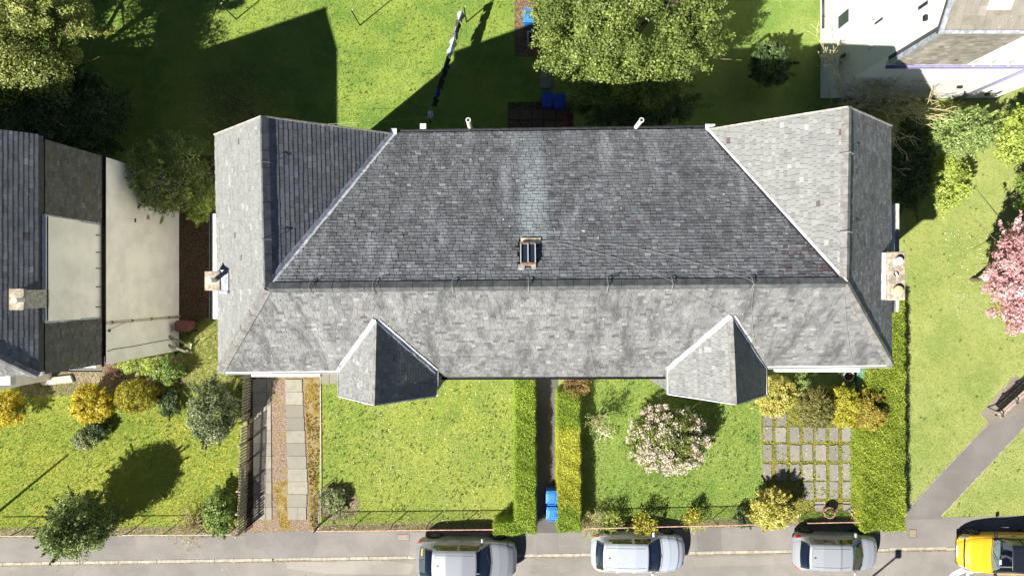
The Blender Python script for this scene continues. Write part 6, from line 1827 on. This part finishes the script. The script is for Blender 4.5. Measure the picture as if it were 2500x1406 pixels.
# ================================================================ GRASS, WEEDS, FLOWERS
def in_poly(q, A):
    r = np.zeros(len(q), bool); j = len(A) - 1
    for i in range(len(A)):
        xi, yi = A[i]; xj, yj = A[j]
        m = ((yi > q[:, 1]) != (yj > q[:, 1])) & (q[:, 0] < (xj - xi) * (q[:, 1] - yi) / (yj - yi + 1e-12) + xi)
        r ^= m; j = i
    return r
def scatter(poly, n, holes=()):
    A = np.array([tuple(P(x, y)[:2]) for x, y in poly])
    lo, hi = A.min(0), A.max(0)
    q = RG.uniform(lo, hi, (int(n * 2.2), 2)); q = q[in_poly(q, A)]
    for h_ in holes:
        B = np.array([tuple(P(x, y)[:2]) for x, y in h_]); q = q[~in_poly(q, B)]
    return q[:n]
def blades(name, q, ln, wd, mat, label, cat="grass", lean=0.85, tmean=0.5):
    n = len(q)
    a = RG.uniform(0, 2 * math.pi, n)
    l = RG.uniform(0.5, 1.3, n) * ln
    dx = np.column_stack([np.cos(a), np.sin(a)])
    base = np.column_stack([q, np.full(n, 0.008)])
    side = np.column_stack([-dx[:, 1], dx[:, 0], np.zeros(n)]) * (wd * RG.uniform(0.6, 1.4, n))[:, None]
    le = lean * RG.uniform(0.5, 1.1, n)
    tip = base + np.column_stack([dx * (l * le)[:, None], l * np.sqrt(np.maximum(0.06, 1 - le ** 2))])
    v = np.empty((n, 3, 3)); v[:, 0] = base - side; v[:, 1] = base + side; v[:, 2] = tip
    low = 0.5 * (np.sin(q[:, 0] * 1.1 + 1.3 * np.sin(q[:, 1] * 0.7)) * np.sin(q[:, 1] * 0.9 + 0.4))
    tone = RG.normal(tmean, 0.22, n) + 0.15 * low
    o = np_mesh(name, v.reshape(-1, 3), 3, mat, None, np.clip(tone, 0, 1))
    tag(o, label, cat, kind="stuff")
    return o
GR = {}
GR["rear"] = m_leaf("grass_rear", (0.05, 0.11, 0.012, 1), (0.13, 0.19, 0.022, 1), (0.24, 0.27, 0.05, 1), 0.6, 0.3, 0.25, gain=1.6)
GR["left"] = m_leaf("grass_left", (0.07, 0.12, 0.012, 1), (0.16, 0.195, 0.022, 1), (0.27, 0.27, 0.05, 1), 0.6, 0.3, 0.25, gain=1.6)
GR["mid"] = m_leaf("grass_mid", (0.08, 0.135, 0.022, 1), (0.165, 0.205, 0.032, 1), (0.27, 0.28, 0.075, 1), 0.6, 0.3, 0.25, gain=1.6)
GR["right"] = m_leaf("grass_right", (0.06, 0.12, 0.016, 1), (0.135, 0.19, 0.028, 1), (0.24, 0.27, 0.07, 1), 0.6, 0.3, 0.25, gain=1.6)
GR["park"] = m_leaf("grass_park", (0.10, 0.145, 0.026, 1), (0.19, 0.215, 0.05, 1), (0.28, 0.285, 0.09, 1), 0.6, 0.3, 0.25, gain=1.6)
GR["weed"] = m_leaf("weed_leaves", (0.05, 0.10, 0.02, 1), (0.095, 0.155, 0.036, 1), (0.17, 0.23, 0.07, 1), 0.5, 0.3, gain=1.3)
rear_poly = [(-60, -60), (1258, -60), (1258, 130), (1310, 140), (1310, 400), (430, 400), (-60, 420)]
rear_poly2 = [(1700, -60), (2130, -60), (2130, 420), (1400, 420), (1400, 300)]
left_poly = [(-60, 935), (590, 935), (586, 1300), (-60, 1308)]
mid_poly = [(787, 930), (1255, 930), (1255, 1292), (787, 1294)]
right_poly = [(1422, 920), (1850, 920), (1858, 1240), (1800, 1280), (1422, 1288)]
park_poly = [(2190, 120), (2560, 120), (2560, 1256), (2300, 1262), (2222, 1262)]
park_hole = [(2205, 1270), (2300, 1150), (2412, 1031), (2390, 1010), (2478, 912), (2600, 940), (2500, 1042), (2400, 1150), (2300, 1262)]
blades("grass", scatter(rear_poly, 60000), 0.10, 0.010, GR["rear"], "lush green grass of the rear lawn")
blades("grass", scatter(rear_poly2, 22000), 0.09, 0.010, GR["right"], "shaded grass between the big tree and the white house")
blades("grass", scatter(left_poly, 42000), 0.10, 0.010, GR["left"], "yellow green grass of the left front garden")
blades("grass", scatter(mid_poly, 42000), 0.07, 0.009, GR["mid"], "short mossy grass of the middle front lawn")
blades("grass", scatter(right_poly, 36000), 0.085, 0.010, GR["right"], "green grass of the right front garden")
blades("grass", scatter(park_poly, 50000, [park_hole]), 0.07, 0.010, GR["park"], "dry pale grass of the park lawn")
blades("grass", scatter([(440, 800), (530, 770), (600, 915), (600, 960), (450, 950)], 7000), 0.16, 0.010, GR["park"], "long pale grass between the two left houses")
blades("grass_clump", scatter([(1950, 1250), (2105, 1245), (2105, 1276), (1950, 1278)], 2600), 0.16, 0.010, GR["right"], "rough grass along the patio's street edge")
def weeds(poly, n, label, rad=0.05, holes=(), tm=0.4, mat=None):
    q = scatter(poly, n * 2, holes)
    den = 0.5 + 0.5 * np.sin(q[:, 0] * 1.3 + 2 * np.sin(q[:, 1] * 0.9)) * np.sin(q[:, 1] * 1.7 + q[:, 0] * 0.6)
    q = q[RG.random(len(q)) < den ** 1.5 * 1.2][:n]
    k = 9
    qq = np.repeat(q, k, 0); m = len(qq)
    a = RG.uniform(0, 2 * math.pi, m)
    s = np.repeat(RG.uniform(0.5, 1.5, len(q)), k) * rad
    p = np.column_stack([qq[:, 0] + np.cos(a) * s * RG.random(m), qq[:, 1] + np.sin(a) * s * RG.random(m), 0.02 + RG.random(m) * 0.07])
    o = leaves("weeds", p, unit(m, 0.9), RG.uniform(0.5, 1.3, m) * 0.03, RG.normal(tm, 0.25, m), mat or GR["weed"], None)
    tag(o, label, "weeds", kind="stuff")
weeds(mid_poly, 550, "small dark weed rosettes dotted over the middle lawn")
weeds(left_poly, 450, "dark weed tufts dotted over the left lawn", 0.06)
weeds(rear_poly, 600, "dark weed tufts dotted over the rear lawn", 0.07)
weeds(right_poly, 450, "weed tufts dotted over the right garden lawn", 0.06)
weeds(park_poly, 120, "weed tufts dotted over the park lawn", 0.06, [park_hole])
flw_y = m_plain("dandelion", (0.70, 0.46, 0.02), 0.8); flw_w = m_plain("daisy", (0.75, 0.75, 0.70), 0.8)
def dots(name, poly, n, mat, label, r=0.022, holes=()):
    q = scatter(poly, n, holes); b = MB()
    for x, y in q:
        b.lathe((x, y, 0.05), [(r * 0.3, 0), (r * random.uniform(0.6, 1.2), 0.015), (r * 0.2, 0.03)], 6)
    tag(b.build(name, mat), label, "flowers", kind="stuff")
dots("daisies", mid_poly, 260, flw_w, "white daisies scattered over the middle lawn", 0.020)
dots("dandelions", mid_poly, 70, flw_y, "yellow dandelions scattered over the middle lawn", 0.024)
dots("dandelions", [(300, 950), (585, 950), (585, 1200), (420, 1150)], 130, flw_y, "yellow dandelions near the holly bush on the left lawn", 0.026)
dots("dandelions", right_poly, 40, flw_y, "yellow dandelions on the right garden lawn", 0.025)
dots("dandelions", [(1858, 1000), (2100, 1020), (2100, 1240), (1950, 1250), (1865, 1180)], 200, flw_y, "yellow flowers in the joints of the patio", 0.022)
dots("daisies", [(2300, 560), (2450, 560), (2420, 760), (2330, 780)], 90, flw_w, "white daisies on the park lawn beside the blossom tree", 0.022)
weeds([(1858, 1000), (2100, 1020), (2100, 1240), (1950, 1250), (1865, 1180)], 420, "moss and weeds in the joints of the patio", 0.05, (), 0.6, GR["left"])
weeds([(745, 935), (780, 935), (776, 1290), (757, 1290)], 240, "moss tufts on the strip beside the driveway", 0.05, (), 0.6, LF["russet"])
